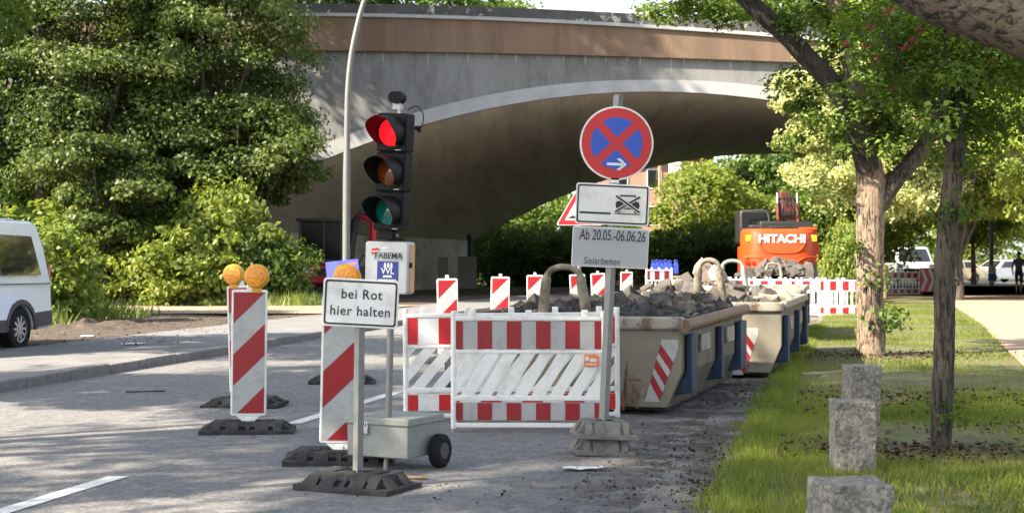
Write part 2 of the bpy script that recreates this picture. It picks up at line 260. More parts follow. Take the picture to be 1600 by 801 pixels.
# ------------------------------------------------------------------ mesh helpers
class MB:
    def __init__(s): s.v = []; s.f = []; s.m = []
    def add(s, vs, fs, mi=0, mx=None):
        b = len(s.v)
        if mx is not None: vs = [mx @ Vector(p) for p in vs]
        s.v += [tuple(p) for p in vs]; s.f += [tuple(b + i for i in q) for q in fs]; s.m += [mi] * len(fs)
    def box(s, c, d, mi=0, rot=None):
        x, y, z = d[0] / 2, d[1] / 2, d[2] / 2
        vs = [(-x, -y, -z), (x, -y, -z), (x, y, -z), (-x, y, -z), (-x, -y, z), (x, -y, z), (x, y, z), (-x, y, z)]
        mx = Matrix.Translation(c) @ (Euler(rot).to_matrix().to_4x4() if rot else Matrix.Identity(4))
        s.add(vs, [(3, 2, 1, 0), (4, 5, 6, 7), (0, 1, 5, 4), (1, 2, 6, 5), (2, 3, 7, 6), (3, 0, 4, 7)], mi, mx); return s
    def plate(s, poly, y0, y1, mi=0, mx=None):            # polygon in x-z, extruded along y
        a = sum(poly[i][0] * poly[(i + 1) % len(poly)][1] - poly[(i + 1) % len(poly)][0] * poly[i][1] for i in range(len(poly)))
        if a < 0: poly = poly[::-1]
        n = len(poly)
        vs = [(p[0], y0, p[1]) for p in poly] + [(p[0], y1, p[1]) for p in poly]
        fs = [tuple(range(n)), tuple(range(2 * n - 1, n - 1, -1))] + [(i + n, (i + 1) % n + n, (i + 1) % n, i) for i in range(n)]
        s.add(vs, [tuple(f) for f in fs], mi, mx); return s
    def prism(s, poly, x0, x1, mi=0, mx=None):            # polygon in y-z, extruded along x
        rm = Matrix.Rotation(R(90), 4, 'Z')
        return s.plate([(p[0], p[1]) for p in poly], -x0, -x1, mi, (mx or Matrix.Identity(4)) @ rm)
    def slab(s, poly, z0, z1, mi=0):                      # polygon in x-y, extruded along z
        n = len(poly)
        a = sum(poly[i][0] * poly[(i + 1) % n][1] - poly[(i + 1) % n][0] * poly[i][1] for i in range(n))
        if a < 0: poly = poly[::-1]
        vs = [(p[0], p[1], z0) for p in poly] + [(p[0], p[1], z1) for p in poly]
        s.add(vs, [tuple(range(n - 1, -1, -1)), tuple(range(n, 2 * n))] + [(i, (i + 1) % n, (i + 1) % n + n, i + n) for i in range(n)], mi); return s
    def tube(s, pts, r, n=10, mi=0, cap=True, jit=0.0):
        P = [Vector(p) for p in pts]; k = len(P)
        rs = r if hasattr(r, '__len__') else [r] * k
        vs = []; up = None
        for i, p in enumerate(P):
            t = (P[min(i + 1, k - 1)] - P[max(i - 1, 0)]).normalized()
            if up is None: up = Vector((0, 0, 1)) if abs(t.z) < 0.9 else Vector((1, 0, 0))
            u = (up - t * up.dot(t)).normalized(); up = u; q = t.cross(u)
            for j in range(n):
                a = 2 * math.pi * j / n; rr = rs[i] * (1 + (random.uniform(-jit, jit) if jit else 0))
                vs.append(p + (u * math.cos(a) + q * math.sin(a)) * rr)
        fs = [(i * n + j, i * n + (j + 1) % n, (i + 1) * n + (j + 1) % n, (i + 1) * n + j) for i in range(k - 1) for j in range(n)]
        if cap: fs += [tuple(range(n - 1, -1, -1)), tuple((k - 1) * n + j for j in range(n))]
        s.add(vs, fs, mi); return s
    def cyl(s, a, b, r, n=20, mi=0, r2=None): return s.tube([a, b], [r, r if r2 is None else r2], n, mi)
    def ell(s, c, rad, n=16, k=10, mi=0, rot=None, jit=0):
        vs = []; fs = []
        for i in range(k + 1):
            th = math.pi * i / k
            for j in range(n):
                a = 2 * math.pi * j / n; q = 1 + (random.uniform(-jit, jit) if jit else 0)
                vs.append((rad[0] * math.sin(th) * math.cos(a) * q, rad[1] * math.sin(th) * math.sin(a) * q, rad[2] * math.cos(th) * q))
        for i in range(k):
            for j in range(n): fs.append((i * n + j, (i + 1) * n + j, (i + 1) * n + (j + 1) % n, i * n + (j + 1) % n))
        mx = Matrix.Translation(c) @ (Euler(rot).to_matrix().to_4x4() if rot else Matrix.Identity(4))
        s.add(vs, fs, mi, mx); return s
    def lathe(s, prof, c=(0, 0, 0), axis='X', n=28, mi=0):   # prof: (radius, along)
        vs = []; k = len(prof)
        for r, h in prof:
            for j in range(n):
                a = 2 * math.pi * j / n; u, v = r * math.cos(a), r * math.sin(a)
                vs.append({'X': (h + c[0], u + c[1], v + c[2]), 'Y': (v + c[0], h + c[1], u + c[2]), 'Z': (u + c[0], v + c[1], h + c[2])}[axis])
        s.add(vs, [(i * n + j, i * n + (j + 1) % n, (i + 1) * n + (j + 1) % n, (i + 1) * n + j) for i in range(k - 1) for j in range(n)], mi); return s
    def build(s, name, mats, parent=None, bevel=0, smooth=True, angle=0.6, loc=None, rot=None):
        me = bpy.data.meshes.new(name); me.from_pydata(s.v, [], s.f)
        mats = mats if isinstance(mats, (list, tuple)) else [mats]
        for m in mats: me.materials.append(M[m])
        me.polygons.foreach_set('material_index', s.m)
        if smooth:
            me.polygons.foreach_set('use_smooth', [True] * len(s.f)); me.set_sharp_from_angle(angle=angle)
        me.update()
        return link(name, me, parent, bevel, loc, rot)

def link(name, me, parent=None, bevel=0, loc=None, rot=None):
    o = bpy.data.objects.new(name, me); COL.objects.link(o); o.parent = parent
    if loc: o.location = loc
    if rot: o.rotation_euler = rot
    if bevel:
        b = o.modifiers.new('bevel', 'BEVEL'); b.width = bevel; b.segments = 2; b.limit_method = 'ANGLE'; b.angle_limit = R(35)
    return o
def tag(o, label=None, cat=None, group=None, kind=None):
    if label: o['label'] = label
    if cat: o['category'] = cat
    if group: o['group'] = group
    if kind: o['kind'] = kind
    return o
def thing(name, label, cat, loc=(0, 0, 0), rz=0.0, group=None, tilt=(0, 0)):
    o = bpy.data.objects.new(name, None); COL.objects.link(o); o.empty_display_size = 0.2
    o.location = loc; o.rotation_euler = (tilt[0], tilt[1], rz); return tag(o, label, cat, group)
def copy_thing(src, loc, rz=None, label=None, scale=None, group=None, tilt=None):
    def rec(o, parent):
        c = o.copy(); COL.objects.link(c); c.parent = parent
        for ch in o.children: rec(ch, c)
        return c
    kids = list(src.children)
    r = src.copy(); COL.objects.link(r); r.location = loc
    for ch in kids: rec(ch, r)
    if rz is not None: r.rotation_euler.z = rz
    if tilt is not None: r.rotation_euler.x, r.rotation_euler.y = tilt
    if label: r['label'] = label
    if group: r['group'] = group
    if scale: r.scale = scale if hasattr(scale, '__len__') else (scale,) * 3
    return r
def structure(o): o['kind'] = 'structure'; return o

def rrect(w, h, r, cx=0, cz=0, k=5):
    out = []
    for sx, sz, a0 in ((1, 1, 0), (-1, 1, 90), (-1, -1, 180), (1, -1, 270)):
        for i in range(k + 1):
            a = R(a0 + 90 * i / k); out.append((cx + sx * (w / 2 - r) + r * math.cos(a), cz + sz * (h / 2 - r) + r * math.sin(a)))
    return out
def circ(r, n=48, cx=0, cz=0, a0=0, a1=360):
    full = abs(a1 - a0) >= 360
    return [(cx + r * math.cos(R(a0 + (a1 - a0) * i / (n if full else n - 1))), cz + r * math.sin(R(a0 + (a1 - a0) * i / (n if full else n - 1)))) for i in range(n)]
def clip(poly, x0, x1, z0, z1):
    def half(p, f):
        out = []
        for i in range(len(p)):
            a, b = p[i], p[(i + 1) % len(p)]; fa, fb = f(a), f(b)
            if fa >= 0: out.append(a)
            if (fa >= 0) != (fb >= 0):
                t = fa / (fa - fb); out.append((a[0] + (b[0] - a[0]) * t, a[1] + (b[1] - a[1]) * t))
        return out
    for f in (lambda q: q[0] - x0, lambda q: x1 - q[0], lambda q: q[1] - z0, lambda q: z1 - q[1]):
        poly = half(poly, f)
        if len(poly) < 3: return None
    return poly
def curve(pts, k=6):
    P = [Vector(p) for p in pts]; out = []
    for i in range(len(P) - 1):
        a, b, c, d = P[max(i - 1, 0)], P[i], P[i + 1], P[min(i + 2, len(P) - 1)]
        for j in range(k):
            t = j / k
            out.append(0.5 * ((2 * b) + (c - a) * t + (2 * a - 5 * b + 4 * c - d) * t * t + (3 * b - a - 3 * c + d) * t ** 3))
    out.append(P[-1]); return out
def lettering(s, size, mname, parent, loc, ext=0.0012, shear=0.0, space=1.0, name='lettering', sx=1.0, bold=0.0, align='CENTER', rot=None):
    cu = bpy.data.curves.new('t', 'FONT'); cu.body = s; cu.size = size; cu.extrude = ext; cu.align_x = align; cu.align_y = 'CENTER'
    cu.shear = shear; cu.space_character = space; cu.offset = bold; cu.resolution_u = 4
    t = bpy.data.objects.new('t', cu); COL.objects.link(t); bpy.context.view_layer.update()
    me = bpy.data.meshes.new_from_object(t.evaluated_get(bpy.context.evaluated_depsgraph_get()))
    bpy.data.objects.remove(t); bpy.data.curves.remove(cu)
    me.name = name; me.materials.clear(); me.materials.append(M[mname])
    me.transform(Matrix.Rotation(R(90), 4, 'X') @ Matrix.Diagonal((sx, 1, 1, 1)))
    return link(name, me, parent, 0, loc, rot)

# ------------------------------------------------------------------ foliage
def leaf_arrays(C, size, tint, up=0.5, aspect=0.6, out=None):
    N = len(C); rg = RNG
    nrm = rg.normal(size=(N, 3)); nrm[:, 2] += up * 1.6
    if out is not None: nrm += out * 1.0
    nrm /= np.linalg.norm(nrm, axis=1)[:, None]
    t = rg.normal(size=(N, 3)); t -= nrm * (t * nrm).sum(1)[:, None]; t /= np.linalg.norm(t, axis=1)[:, None]
    b = np.cross(nrm, t); s = size[:, None]
    v = np.empty((N, 4, 3))
    v[:, 0] = C - t * s * 0.5; v[:, 2] = C + t * s * 0.5 - nrm * s * 0.1
    v[:, 1] = C + b * s * aspect * 0.5 + nrm * s * 0.10 - t * s * 0.06; v[:, 3] = C - b * s * aspect * 0.5 + nrm * s * 0.10 - t * s * 0.06
    return v.reshape(-1, 3), tint
def quad_mesh(name, V, tint, mname, k=4):
    N = len(V) // k
    me = bpy.data.meshes.new(name); me.vertices.add(len(V)); me.vertices.foreach_set('co', V.astype(np.float32).ravel())
    me.loops.add(N * k); me.loops.foreach_set('vertex_index', np.arange(N * k, dtype=np.int32))
    me.polygons.add(N); me.polygons.foreach_set('loop_start', np.arange(N, dtype=np.int32) * k)
    try: me.polygons.foreach_set('loop_total', np.full(N, k, dtype=np.int32))
    except Exception: pass
    a = me.attributes.new('tint', 'FLOAT', 'FACE'); a.data.foreach_set('value', tint.astype(np.float32))
    me.materials.append(M[mname]); me.update(calc_edges=True); me.validate(); return me
def crown_mesh(name, rad, mname, clumps=220, per=45, cr=0.5, leaf=0.16, hollow=0.45, seed=0, lobes=7, cut=None, centers=None, layered=False):
    rg = np.random.default_rng(seed); rad = np.array(rad, float)
    if layered:
        nl = lobes; d = rg.normal(size=(nl * 6, 3)); d /= np.linalg.norm(d, axis=1)[:, None]
        pts = [d[0]]                                   # spread the boughs apart
        for q in d[1:]:
            if len(pts) < nl and min(np.linalg.norm(q - p) for p in pts) > 1.5 / math.sqrt(nl): pts.append(q)
        L0 = np.array(pts) * (0.55 + 0.2 * rg.random((len(pts), 1))) * rad
        k = rg.integers(0, len(L0), clumps); e = rg.normal(size=(clumps, 3)); e /= np.linalg.norm(e, axis=1)[:, None]; e[:, 2] = np.abs(e[:, 2]) * 1.0 - .25
        lr = np.mean(rad) * 0.36 * (0.75 + 0.5 * rg.random(len(L0)))
        cc = L0[k] + e * (0.45 + 0.6 * rg.random((clumps, 1))) * lr[k][:, None] * np.array((1.15, 1.15, .62)); centers = cc
    if centers is None:
        d = rg.normal(size=(clumps, 3)); d /= np.linalg.norm(d, axis=1)[:, None]
        ld = rg.normal(size=(lobes, 3)); ld /= np.linalg.norm(ld, axis=1)[:, None]
        bulge = 0.74 + 0.34 * np.max(np.clip((d @ ld.T - 0.55) / 0.45, 0, 1), axis=1)
        r = (hollow + (1 - hollow) * rg.random(clumps) ** 0.6) * bulge
        cc = d * r[:, None] * rad
    else: cc = np.array(centers, float); clumps = len(cc)
    if cut is not None: cc = cc[cut(cc)]; clumps = len(cc)
    ct = rg.random(clumps) * 0.4 + (0.25 * rg.random(40)[rg.integers(0, 40, clumps)] if not layered else 0.3 * rg.random(len(L0))[k])
    cs = cr * (0.6 + 0.8 * rg.random(clumps))
    idx = np.repeat(np.arange(clumps), per)
    off = rg.normal(size=(len(idx), 3)); off *= (rg.random(len(idx)) ** 0.4 / np.linalg.norm(off, axis=1))[:, None]
    C = cc[idx] + off * cs[idx][:, None] * np.array((1, 1, 0.62))
    on = off.copy(); cn = cc / rad; on += 0.6 * cn[idx]
    size = leaf * (0.6 + 0.8 * rg.random(len(idx)))
    V, t = leaf_arrays(C, size, ct[idx] + 0.45 * rg.random(len(idx)), 0.5, 0.62, on)
    return quad_mesh(name, V, t, mname)

def trunk_mesh(h, r, seed, top=None, limbs=5, spread=1.6, bark='bark_grey', up=2.0):
    random.seed(seed); b = MB(); top = top or (random.uniform(-.3, .3), random.uniform(-.3, .3))
    path = curve([(0, 0, -0.15), (0.02, 0.01, h * 0.12), (top[0] * .4, top[1] * .4, h * .55), (top[0], top[1], h)], 5)
    k = len(path); rs = [r * (1.25 if i == 0 else 1.12 if i == 1 else 1 - 0.55 * i / k) for i in range(k)]
    b.tube(path, rs, 12, jit=0.07)
    for i in range(limbs):
        a = 2 * math.pi * (i + random.random() * .6) / limbs; z0 = h * random.uniform(.62, .97)
        q = random.uniform(.6, 1) * spread
        b.tube(curve([(top[0] * z0 / h, top[1] * z0 / h, z0), (top[0] + q * .5 * math.cos(a), top[1] + q * .5 * math.sin(a), z0 + up * .45),
                      (top[0] + q * math.cos(a), top[1] + q * math.sin(a), z0 + up)], 4), [r * .42 * (1 - .08 * j) for j in range(9)], 8, jit=0.06)
    me_o = b.build('trunk', bark); me = me_o.data; bpy.data.objects.remove(me_o); return me

CROWN = {}
def crown(key):
    if key not in CROWN:
        kind, leafm, seed = key
        if kind == 'round': CROWN[key] = crown_mesh('crown', (2.9, 2.9, 2.6), leafm, 230, 42, 0.62, 0.20, seed=seed)
        if kind == 'tall': CROWN[key] = crown_mesh('crown', (2.3, 2.3, 3.6), leafm, 240, 42, 0.60, 0.20, seed=seed, lobes=10)
        if kind == 'wide': CROWN[key] = crown_mesh('crown', (3.6, 3.4, 2.2), leafm, 260, 42, 0.62, 0.20, seed=seed, lobes=9)
        if kind == 'bush': CROWN[key] = crown_mesh('foliage', (1.5, 1.5, 1.15), leafm, 190, 46, 0.34, 0.125, seed=seed, lobes=9, hollow=.3)
    return CROWN[key]
TR = {}
def tree(label, x, y, h, key, scale, bark='bark_grey', group=None, tr=0.16, rz=None, name='broadleaf_tree', z=0, sub=0.78):
    kind, leafm, seed = key
    root = thing(name, label, 'tree', (x, y, z), random.uniform(0, 6.28) if rz is None else rz, group)
    tk = (round(h, 1), tr, bark)
    if tk not in TR: TR[tk] = trunk_mesh(h, tr, seed + 5, bark=bark)
    link('trunk', TR[tk], root)
    c = link('crown', crown(key), root); sc = scale if hasattr(scale, '__len__') else (scale,) * 3
    zr = {'round': 2.6, 'tall': 3.6, 'wide': 2.2}[kind] * sc[2]
    c.scale = sc; c.location = (0, 0, h + zr * sub * 0.9)
    return root
def shrub(label, x, y, key, scale, group=None, z=0, name='shrub'):
    root = thing(name, label, 'shrub', (x, y, z), random.uniform(0, 6.28), group)
    sc = scale if hasattr(scale, '__len__') else (scale,) * 3
    c = link('foliage', crown(key), root); c.scale = sc; c.location = (0, 0, 0.85 * sc[2])
    b = MB()
    for i in range(5):
        a = i * 1.26; b.tube(curve([(0.08 * math.cos(a), 0.08 * math.sin(a), -0.05), (.25 * sc[0] * math.cos(a), .25 * sc[0] * math.sin(a), .5 * sc[2]), (.6 * sc[0] * math.cos(a), .6 * sc[0] * math.sin(a), 1.2 * sc[2])], 4), [.028 - .002 * j for j in range(9)], 6)
    b.build('stem', 'bark_dark', root); return root

# ------------------------------------------------------------------ ground, road, pavements
LK = [(-8.2, -4), (-6.8, 6), (-5.35, 15.37), (-4.44, 20.4), (-3.4, 26.5), (-1.2, 38), (2.4, 52), (11, 82), (26, 130)]     # left kerb foot
RK = [(-1.5, -4), (0.7, 6), (1.07, 7.94), (1.76, 11.1), (2.57, 14.8), (4.67, 23.9), (7.7, 36.5), (12.2, 52), (21.5, 82), (36, 130)]
PL = [(0.6, -4), (3.2, 6), (6.4, 18.3), (9.9, 31), (13.2, 44), (17.6, 58), (28, 62), (60, 64)]
def interp(line, y): return float(np.interp(y, [p[1] for p in line], [p[0] for p in line]))
def sheet(name, edgeA, edgeB, z, m, n=60, y0=-4, y1=130, amp=0.0, cols=8):
    b = MB(); ys = np.concatenate([np.linspace(y0, min(45, y1), n), np.linspace(min(45, y1), y1, 20)[1:]]) if y1 > 45 else np.linspace(y0, y1, n)
    vs = []
    for y in ys:
        a, c = edgeA(y), edgeB(y)
        for j in range(cols + 1):
            t = j / cols; x = a + (c - a) * t; e = min(1, 6 * t * (1 - t))
            vs.append((x, y, z + amp * e * (math.sin(x * 2.1 + y * .7) * .5 + math.sin(x * .9 - y * 1.3) * .5)))
    fs = [(i * (cols + 1) + j, i * (cols + 1) + j + 1, (i + 1) * (cols + 1) + j + 1, (i + 1) * (cols + 1) + j) for i in range(len(ys) - 1) for j in range(cols)]
    b.add(vs, fs); return structure(b.build(name, m))
g = MB(); g.add([(-1500, -600, -0.03), (1500, -600, -0.03), (1500, 2500, -0.03), (-1500, 2500, -0.03)], [(0, 1, 2, 3)])
structure(g.build('ground', 'turf'))
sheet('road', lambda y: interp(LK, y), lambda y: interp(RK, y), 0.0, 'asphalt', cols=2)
sheet('pavement', lambda y: interp(LK, y) - 3.0, lambda y: interp(LK, y) - .16, 0.10, 'pave', cols=4)
sheet('bare_earth', lambda y: interp(LK, y) - 16, lambda y: interp(LK, y) - 2.99, 0.092, 'soil', y1=58, amp=0.03, cols=40, n=90)
sheet('sandy_track', lambda y: -13 + .1 * (y - 36), lambda y: interp(LK, y) - 2.6, 0.128, 'sand', n=8, y0=35.5, y1=42.5)
sheet('grass_verge', lambda y: interp(RK, y) + .12, lambda y: interp(PL, y), 0.06, 'turf', y1=58, amp=0.03, cols=24, n=90)
sheet('footpath', lambda y: interp(PL, y) - .05, lambda y: interp(PL, y) + 5.2, 0.075, 'sand', y1=59)
sheet('side_street', lambda y: 14, lambda y: 90, 0.02, 'sand', n=6, y0=59, y1=83, cols=2)
sheet('parking_lot', lambda y: 14, lambda y: 90, 0.024, 'pave', n=6, y0=90.5, y1=106, cols=2)
sheet('lawn_strip', lambda y: 16, lambda y: 90, 0.03, 'turf', n=6, y0=83.2, y1=90.4, cols=2)
sheet('gutter', lambda y: interp(RK, y) - .42, lambda y: interp(RK, y) - .005, 0.004, 'gutter', y0=5, y1=50, cols=3)
def kerb(line, side, h, wdt, y0, y1, name):
    b = MB(); y = y0
    while y < y1:
        L = 1.0; a = (interp(line, y), y); c = (interp(line, y + L * .985), y + L * .985)
        poly = [a, c, (c[0] + side * wdt, c[1]), (a[0] + side * wdt, a[1])]
        b.slab(poly, -0.02, h + random.uniform(-.006, .006)); y += L * 0.985 + 0.012
    return structure(b.build(name, 'kerb', bevel=0.018))
kerb(LK, -1, 0.115, 0.165, -3, 56, 'kerb'); kerb(RK, 1, 0.06, 0.12, -3, 50, 'kerb_edging')
b = MB(); lx = lambda y: -2.77 + 0.212 * (y - 7.96)
for k in range(5):
    y0 = 6.25 + 6.1 * k; y1 = y0 + 3.05
    b.add([(lx(y0) - .065, y0, .004), (lx(y0) + .065, y0, .004), (lx(y1) + .065, y1, .004), (lx(y1) - .065, y1, .004)], [(0, 1, 2, 3)])
structure(b.build('lane_marking', 'paint'))

# ------------------------------------------------------------------ the bridge
D1, S1 = 52.0, F / 52.0
BX, BY = 9.33, 29.6
def bx(px): return (px - 800) / S1
def bz(py): return H + (HY - py) / S1
arch = lambda X: 7.39 - 4.80 * ((X - 4.97) / 16.41) ** 2
def qf(pts):
    c = np.polyfit([bx(p[0]) for p in pts], [bz(p[1]) for p in pts], 2)
    def f(X):
        Xc = min(max(X, -9), 13); s = 2 * c[0] * Xc + c[1]; return float(np.polyval(c, Xc) + (X - Xc) * (s if X > 13 else s * .5))
    return f
zbot = qf([(500, 80), (800, 85), (1200, 97)]); ztop = qf([(450, 22), (800, 30), (1210, 55)]); zpar = qf([(470, 7), (800, 14), (1200, 38)])
br = thing('concrete_bridge', 'wide concrete arch bridge with brown fascia crossing over the road', 'bridge', (0, D1, 0))
def strip(b, xs, lo, hi, y0, y1, mi=0):
    vs = []
    for X in xs: vs += [(X, y0, lo(X)), (X, y0, hi(X)), (X, y1, hi(X)), (X, y1, lo(X))]
    n = len(xs); fs = [(0, 1, 2, 3), (4 * n - 1, 4 * n - 2, 4 * n - 3, 4 * n - 4)]
    for i in range(n - 1):
        for j in range(4): fs.append((4 * i + j, 4 * (i + 1) + j, 4 * (i + 1) + (j + 1) % 4, 4 * i + (j + 1) % 4))
    b.add(vs, fs, mi)
xs = list(np.linspace(-11.44, 21.38, 60)); X0, X1 = -26.0, 32.0
b = MB(); strip(b, xs, lambda X: arch(X) + .02, zbot, 0, .5)
strip(b, list(np.linspace(X0, -11.45, 6)), lambda X: -.2, zbot, 0, .5); strip(b, list(np.linspace(21.39, X1, 6)), lambda X: -.2, zbot, 0, .5)
b.build('spandrel_wall', 'concrete', br, angle=.5)
b = MB(); strip(b, xs, lambda X: arch(X) - .01, lambda X: arch(X) + .40 + .012 * abs(X - 5), -.05, .3); b.build('arch_ring', 'ring', br, angle=.5)
xa = list(np.linspace(X0, X1, 60))
b = MB(); strip(b, xa, zbot, lambda X: ztop(X) - .12, -.22, .5); b.build('fascia_band', 'fascia', br, angle=.5)
b = MB(); strip(b, xa, lambda X: ztop(X) - .117, lambda X: ztop(X), -.34, .5); b.build('coping_ledge', 'ring', br, angle=.5)
b = MB(); strip(b, xa, lambda X: ztop(X) + .003, zpar, -.26, .3); b.build('parapet', 'parapet', br, angle=.5)
rr = random.Random(8)
for k in range(22):
    b = MB(); X = -7.5 + .76 * k + rr.uniform(-.2, .2); hgt = rr.uniform(.12, .5); b.plate([(X, zbot(X)), (X + rr.uniform(.03, .10), zbot(X)), (X + .045, zbot(X) - hgt * .6), (X + .03, zbot(X) - hgt), (X + .012, zbot(X) - hgt * .7)], -.006, -.002)
    b.build('lime_streak', 'ring', br, smooth=False)
b = MB(); vs = []; NV = 14
for j in range(NV + 1):
    t = j / NV
    for X in xs: vs.append((X + BX * t, .3 + BY * t, arch(X) + .005))
n = len(xs)
b.add(vs, [(j * n + i, j * n + i + 1, (j + 1) * n + i + 1, (j + 1) * n + i) for j in range(NV) for i in range(n - 1)])
vs2 = [(v[0], v[1], v[2] + .3) for v in vs]; b.add(vs2, [(j * n + i, (j + 1) * n + i, (j + 1) * n + i + 1, j * n + i + 1) for j in range(NV) for i in range(n - 1)])
b.build('arch_vault', 'soffit', br, angle=.5)
b = MB()
b.slab([(X0, .52), (X1, .52), (X1 + BX, BY), (X0 + BX, BY)], 8.0, 8.35); b.build('deck', 'concrete', br)
for X, sd in ((-11.44, -1), (21.38, 1)):
    b = MB()
    for k in range(5):
        t0, t1 = k / 5, (k + 1) / 5 - .0015
        b.slab([(X + BX * t0, .52 + BY * t0), (X + BX * t1, .52 + BY * t1), (X + BX * t1 + sd * 1.2, .52 + BY * t1), (X + BX * t0 + sd * 1.2, .52 + BY * t0)], -.2, arch(X) + .02)
    b.build('abutment', 'abutment', br)
b = MB(); xs2 = [X for X in xs]
vsb = []
strip(b, xs2, lambda X: arch(X) + .01, zbot, 0, .5); strip(b, list(np.linspace(X0, -11.45, 4)), lambda X: -.2, zbot, 0, .5); strip(b, list(np.linspace(21.39, X1, 4)), lambda X: -.2, zbot, 0, .5)
strip(b, xa, zbot, zpar, -.1, .5)
b.build('rear_spandrel_wall', 'concrete', br, loc=(BX, BY, 0))
# embankments that carry the line on both sides
def bank(x0, x1, sgn, name):
    b = MB(); vs = []; NX, NY = 24, 20
    for j in range(NY + 1):
        y = D1 + .6 + (BY - 1.2) * j / NY
        for i in range(NX + 1):
            t = i / NX; x = x0 + (x1 - x0) * t + BX * j / NY
            vs.append((x, y, 7.9 - .2 + .2 * math.sin(i * 1.7 + j)))
    for (x, y) in (): pass
    b.add(vs, [(j * (NX + 1) + i, j * (NX + 1) + i + 1, (j + 1) * (NX + 1) + i + 1, (j + 1) * (NX + 1) + i) for j in range(NY) for i in range(NX)])
    vs = []
    for i in range(NX + 1):
        x = x0 + (x1 - x0) * i / NX
        for k in range(9):
            u = k / 8; vs.append((x - sgn * (-.0) , D1 - 7 * (1 - u), 7.8 * u ** 1.1 + .15 * math.sin(x * 1.3 + k)))
    b.add(vs, [(i * 9 + k, (i + 1) * 9 + k, (i + 1) * 9 + k + 1, i * 9 + k + 1) for i in range(NX) for k in range(8)])
    return structure(b.build(name, 'soil'))
bank(-60, -13.0, -1, 'embankment'); bank(24, 70, 1, 'embankment')

# ------------------------------------------------------------------ left side trees and shrubs
def own_tree(label, x, y, h, cz, rad, leafm, leaf, clumps, per, cr, seed, tr=.2, group=None, hollow=.5, lobes=12, sub=None):
    root = thing('broadleaf_tree', label, 'tree', (x, y, 0), 0, group)
    if ('own', seed) not in CROWN: CROWN[('own', seed)] = crown_mesh('crown', rad, leafm, clumps, per, cr, leaf, hollow, seed, max(lobes, int(8 + rad[0] * rad[2] * 1.4)), layered=True); TR[('own', seed)] = trunk_mesh(h, tr, seed, bark='bark_dark', limbs=7, spread=min(rad[0], rad[1]) * .7, up=max(1, cz - h + .4 * rad[2]))
    link('trunk', TR[('own', seed)], root); c = link('crown', CROWN[('own', seed)], root); c.location = (0, 0, cz); return root
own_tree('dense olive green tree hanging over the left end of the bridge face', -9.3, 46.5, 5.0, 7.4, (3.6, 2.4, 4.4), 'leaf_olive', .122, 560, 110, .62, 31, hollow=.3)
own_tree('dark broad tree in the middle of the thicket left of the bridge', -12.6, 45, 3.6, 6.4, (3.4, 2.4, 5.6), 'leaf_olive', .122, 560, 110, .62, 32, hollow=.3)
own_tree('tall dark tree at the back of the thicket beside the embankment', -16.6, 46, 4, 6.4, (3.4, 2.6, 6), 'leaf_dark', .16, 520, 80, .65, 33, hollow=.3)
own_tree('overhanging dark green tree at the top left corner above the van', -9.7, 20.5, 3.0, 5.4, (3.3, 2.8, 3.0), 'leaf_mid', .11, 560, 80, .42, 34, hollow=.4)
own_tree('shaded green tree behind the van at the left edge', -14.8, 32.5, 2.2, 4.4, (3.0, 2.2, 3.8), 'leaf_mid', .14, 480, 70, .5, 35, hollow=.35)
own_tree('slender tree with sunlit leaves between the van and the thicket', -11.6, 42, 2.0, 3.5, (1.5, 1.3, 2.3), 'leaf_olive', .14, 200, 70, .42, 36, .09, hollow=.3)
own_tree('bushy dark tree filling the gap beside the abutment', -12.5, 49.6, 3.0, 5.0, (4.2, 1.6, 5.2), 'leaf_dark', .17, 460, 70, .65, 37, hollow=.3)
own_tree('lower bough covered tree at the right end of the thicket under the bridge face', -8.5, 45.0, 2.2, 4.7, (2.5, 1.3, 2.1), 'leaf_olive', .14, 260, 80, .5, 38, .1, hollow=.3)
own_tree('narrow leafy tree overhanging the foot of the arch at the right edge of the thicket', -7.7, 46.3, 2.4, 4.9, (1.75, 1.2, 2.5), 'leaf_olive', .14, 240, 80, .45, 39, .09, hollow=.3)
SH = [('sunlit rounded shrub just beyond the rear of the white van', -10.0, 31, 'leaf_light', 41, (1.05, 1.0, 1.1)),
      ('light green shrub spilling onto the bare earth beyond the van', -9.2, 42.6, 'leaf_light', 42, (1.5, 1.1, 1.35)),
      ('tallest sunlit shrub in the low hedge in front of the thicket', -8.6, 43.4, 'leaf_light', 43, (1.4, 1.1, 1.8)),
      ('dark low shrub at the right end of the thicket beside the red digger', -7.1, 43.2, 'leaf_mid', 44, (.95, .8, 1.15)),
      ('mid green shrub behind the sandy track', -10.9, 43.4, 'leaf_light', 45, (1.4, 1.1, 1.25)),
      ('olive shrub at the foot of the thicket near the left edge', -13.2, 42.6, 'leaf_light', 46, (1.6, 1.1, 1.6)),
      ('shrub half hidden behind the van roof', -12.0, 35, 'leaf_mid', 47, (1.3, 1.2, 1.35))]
for lb, x, y, lm, sd, sc in SH: shrub(lb, x, y, ('bush', lm, sd), sc)
# trees out of the picture on the left whose shade lies over the road, and unseen high crowns added to shade the bridge
for i, (x, y) in enumerate([(-11.6, 11.8), (-11.2, 7.2), (-11.8, 2.8), (-11.3, -1.8), (-12, -6.5)]):
    own_tree('street tree beside the road left of the picture', x, y, 4.0, (10.4 + .7 * (i % 2)) if i else 6.9, (3.2, 2.8, 6.2) if i else (2.8, 2.6, 3.6), 'leaf_mid', .16, 400, 50, .5, (61 + i % 2) if i else 60, group='roadside trees left of the picture')
own_tree('tall tree added beside the bridge, its unseen crown shading the bridge face', -14.2, 44.5, 11, 18.5, (4.6, 4.6, 8.2), 'leaf_olive', .26, 420, 50, .9, 63, .3)
own_tree('high crowned tree added to shade the bridge, its top above the picture', -9.6, 46.5, 9, 13.5, (3.6, 3.2, 3.6), 'leaf_olive', .22, 300, 50, .7, 64, .25)

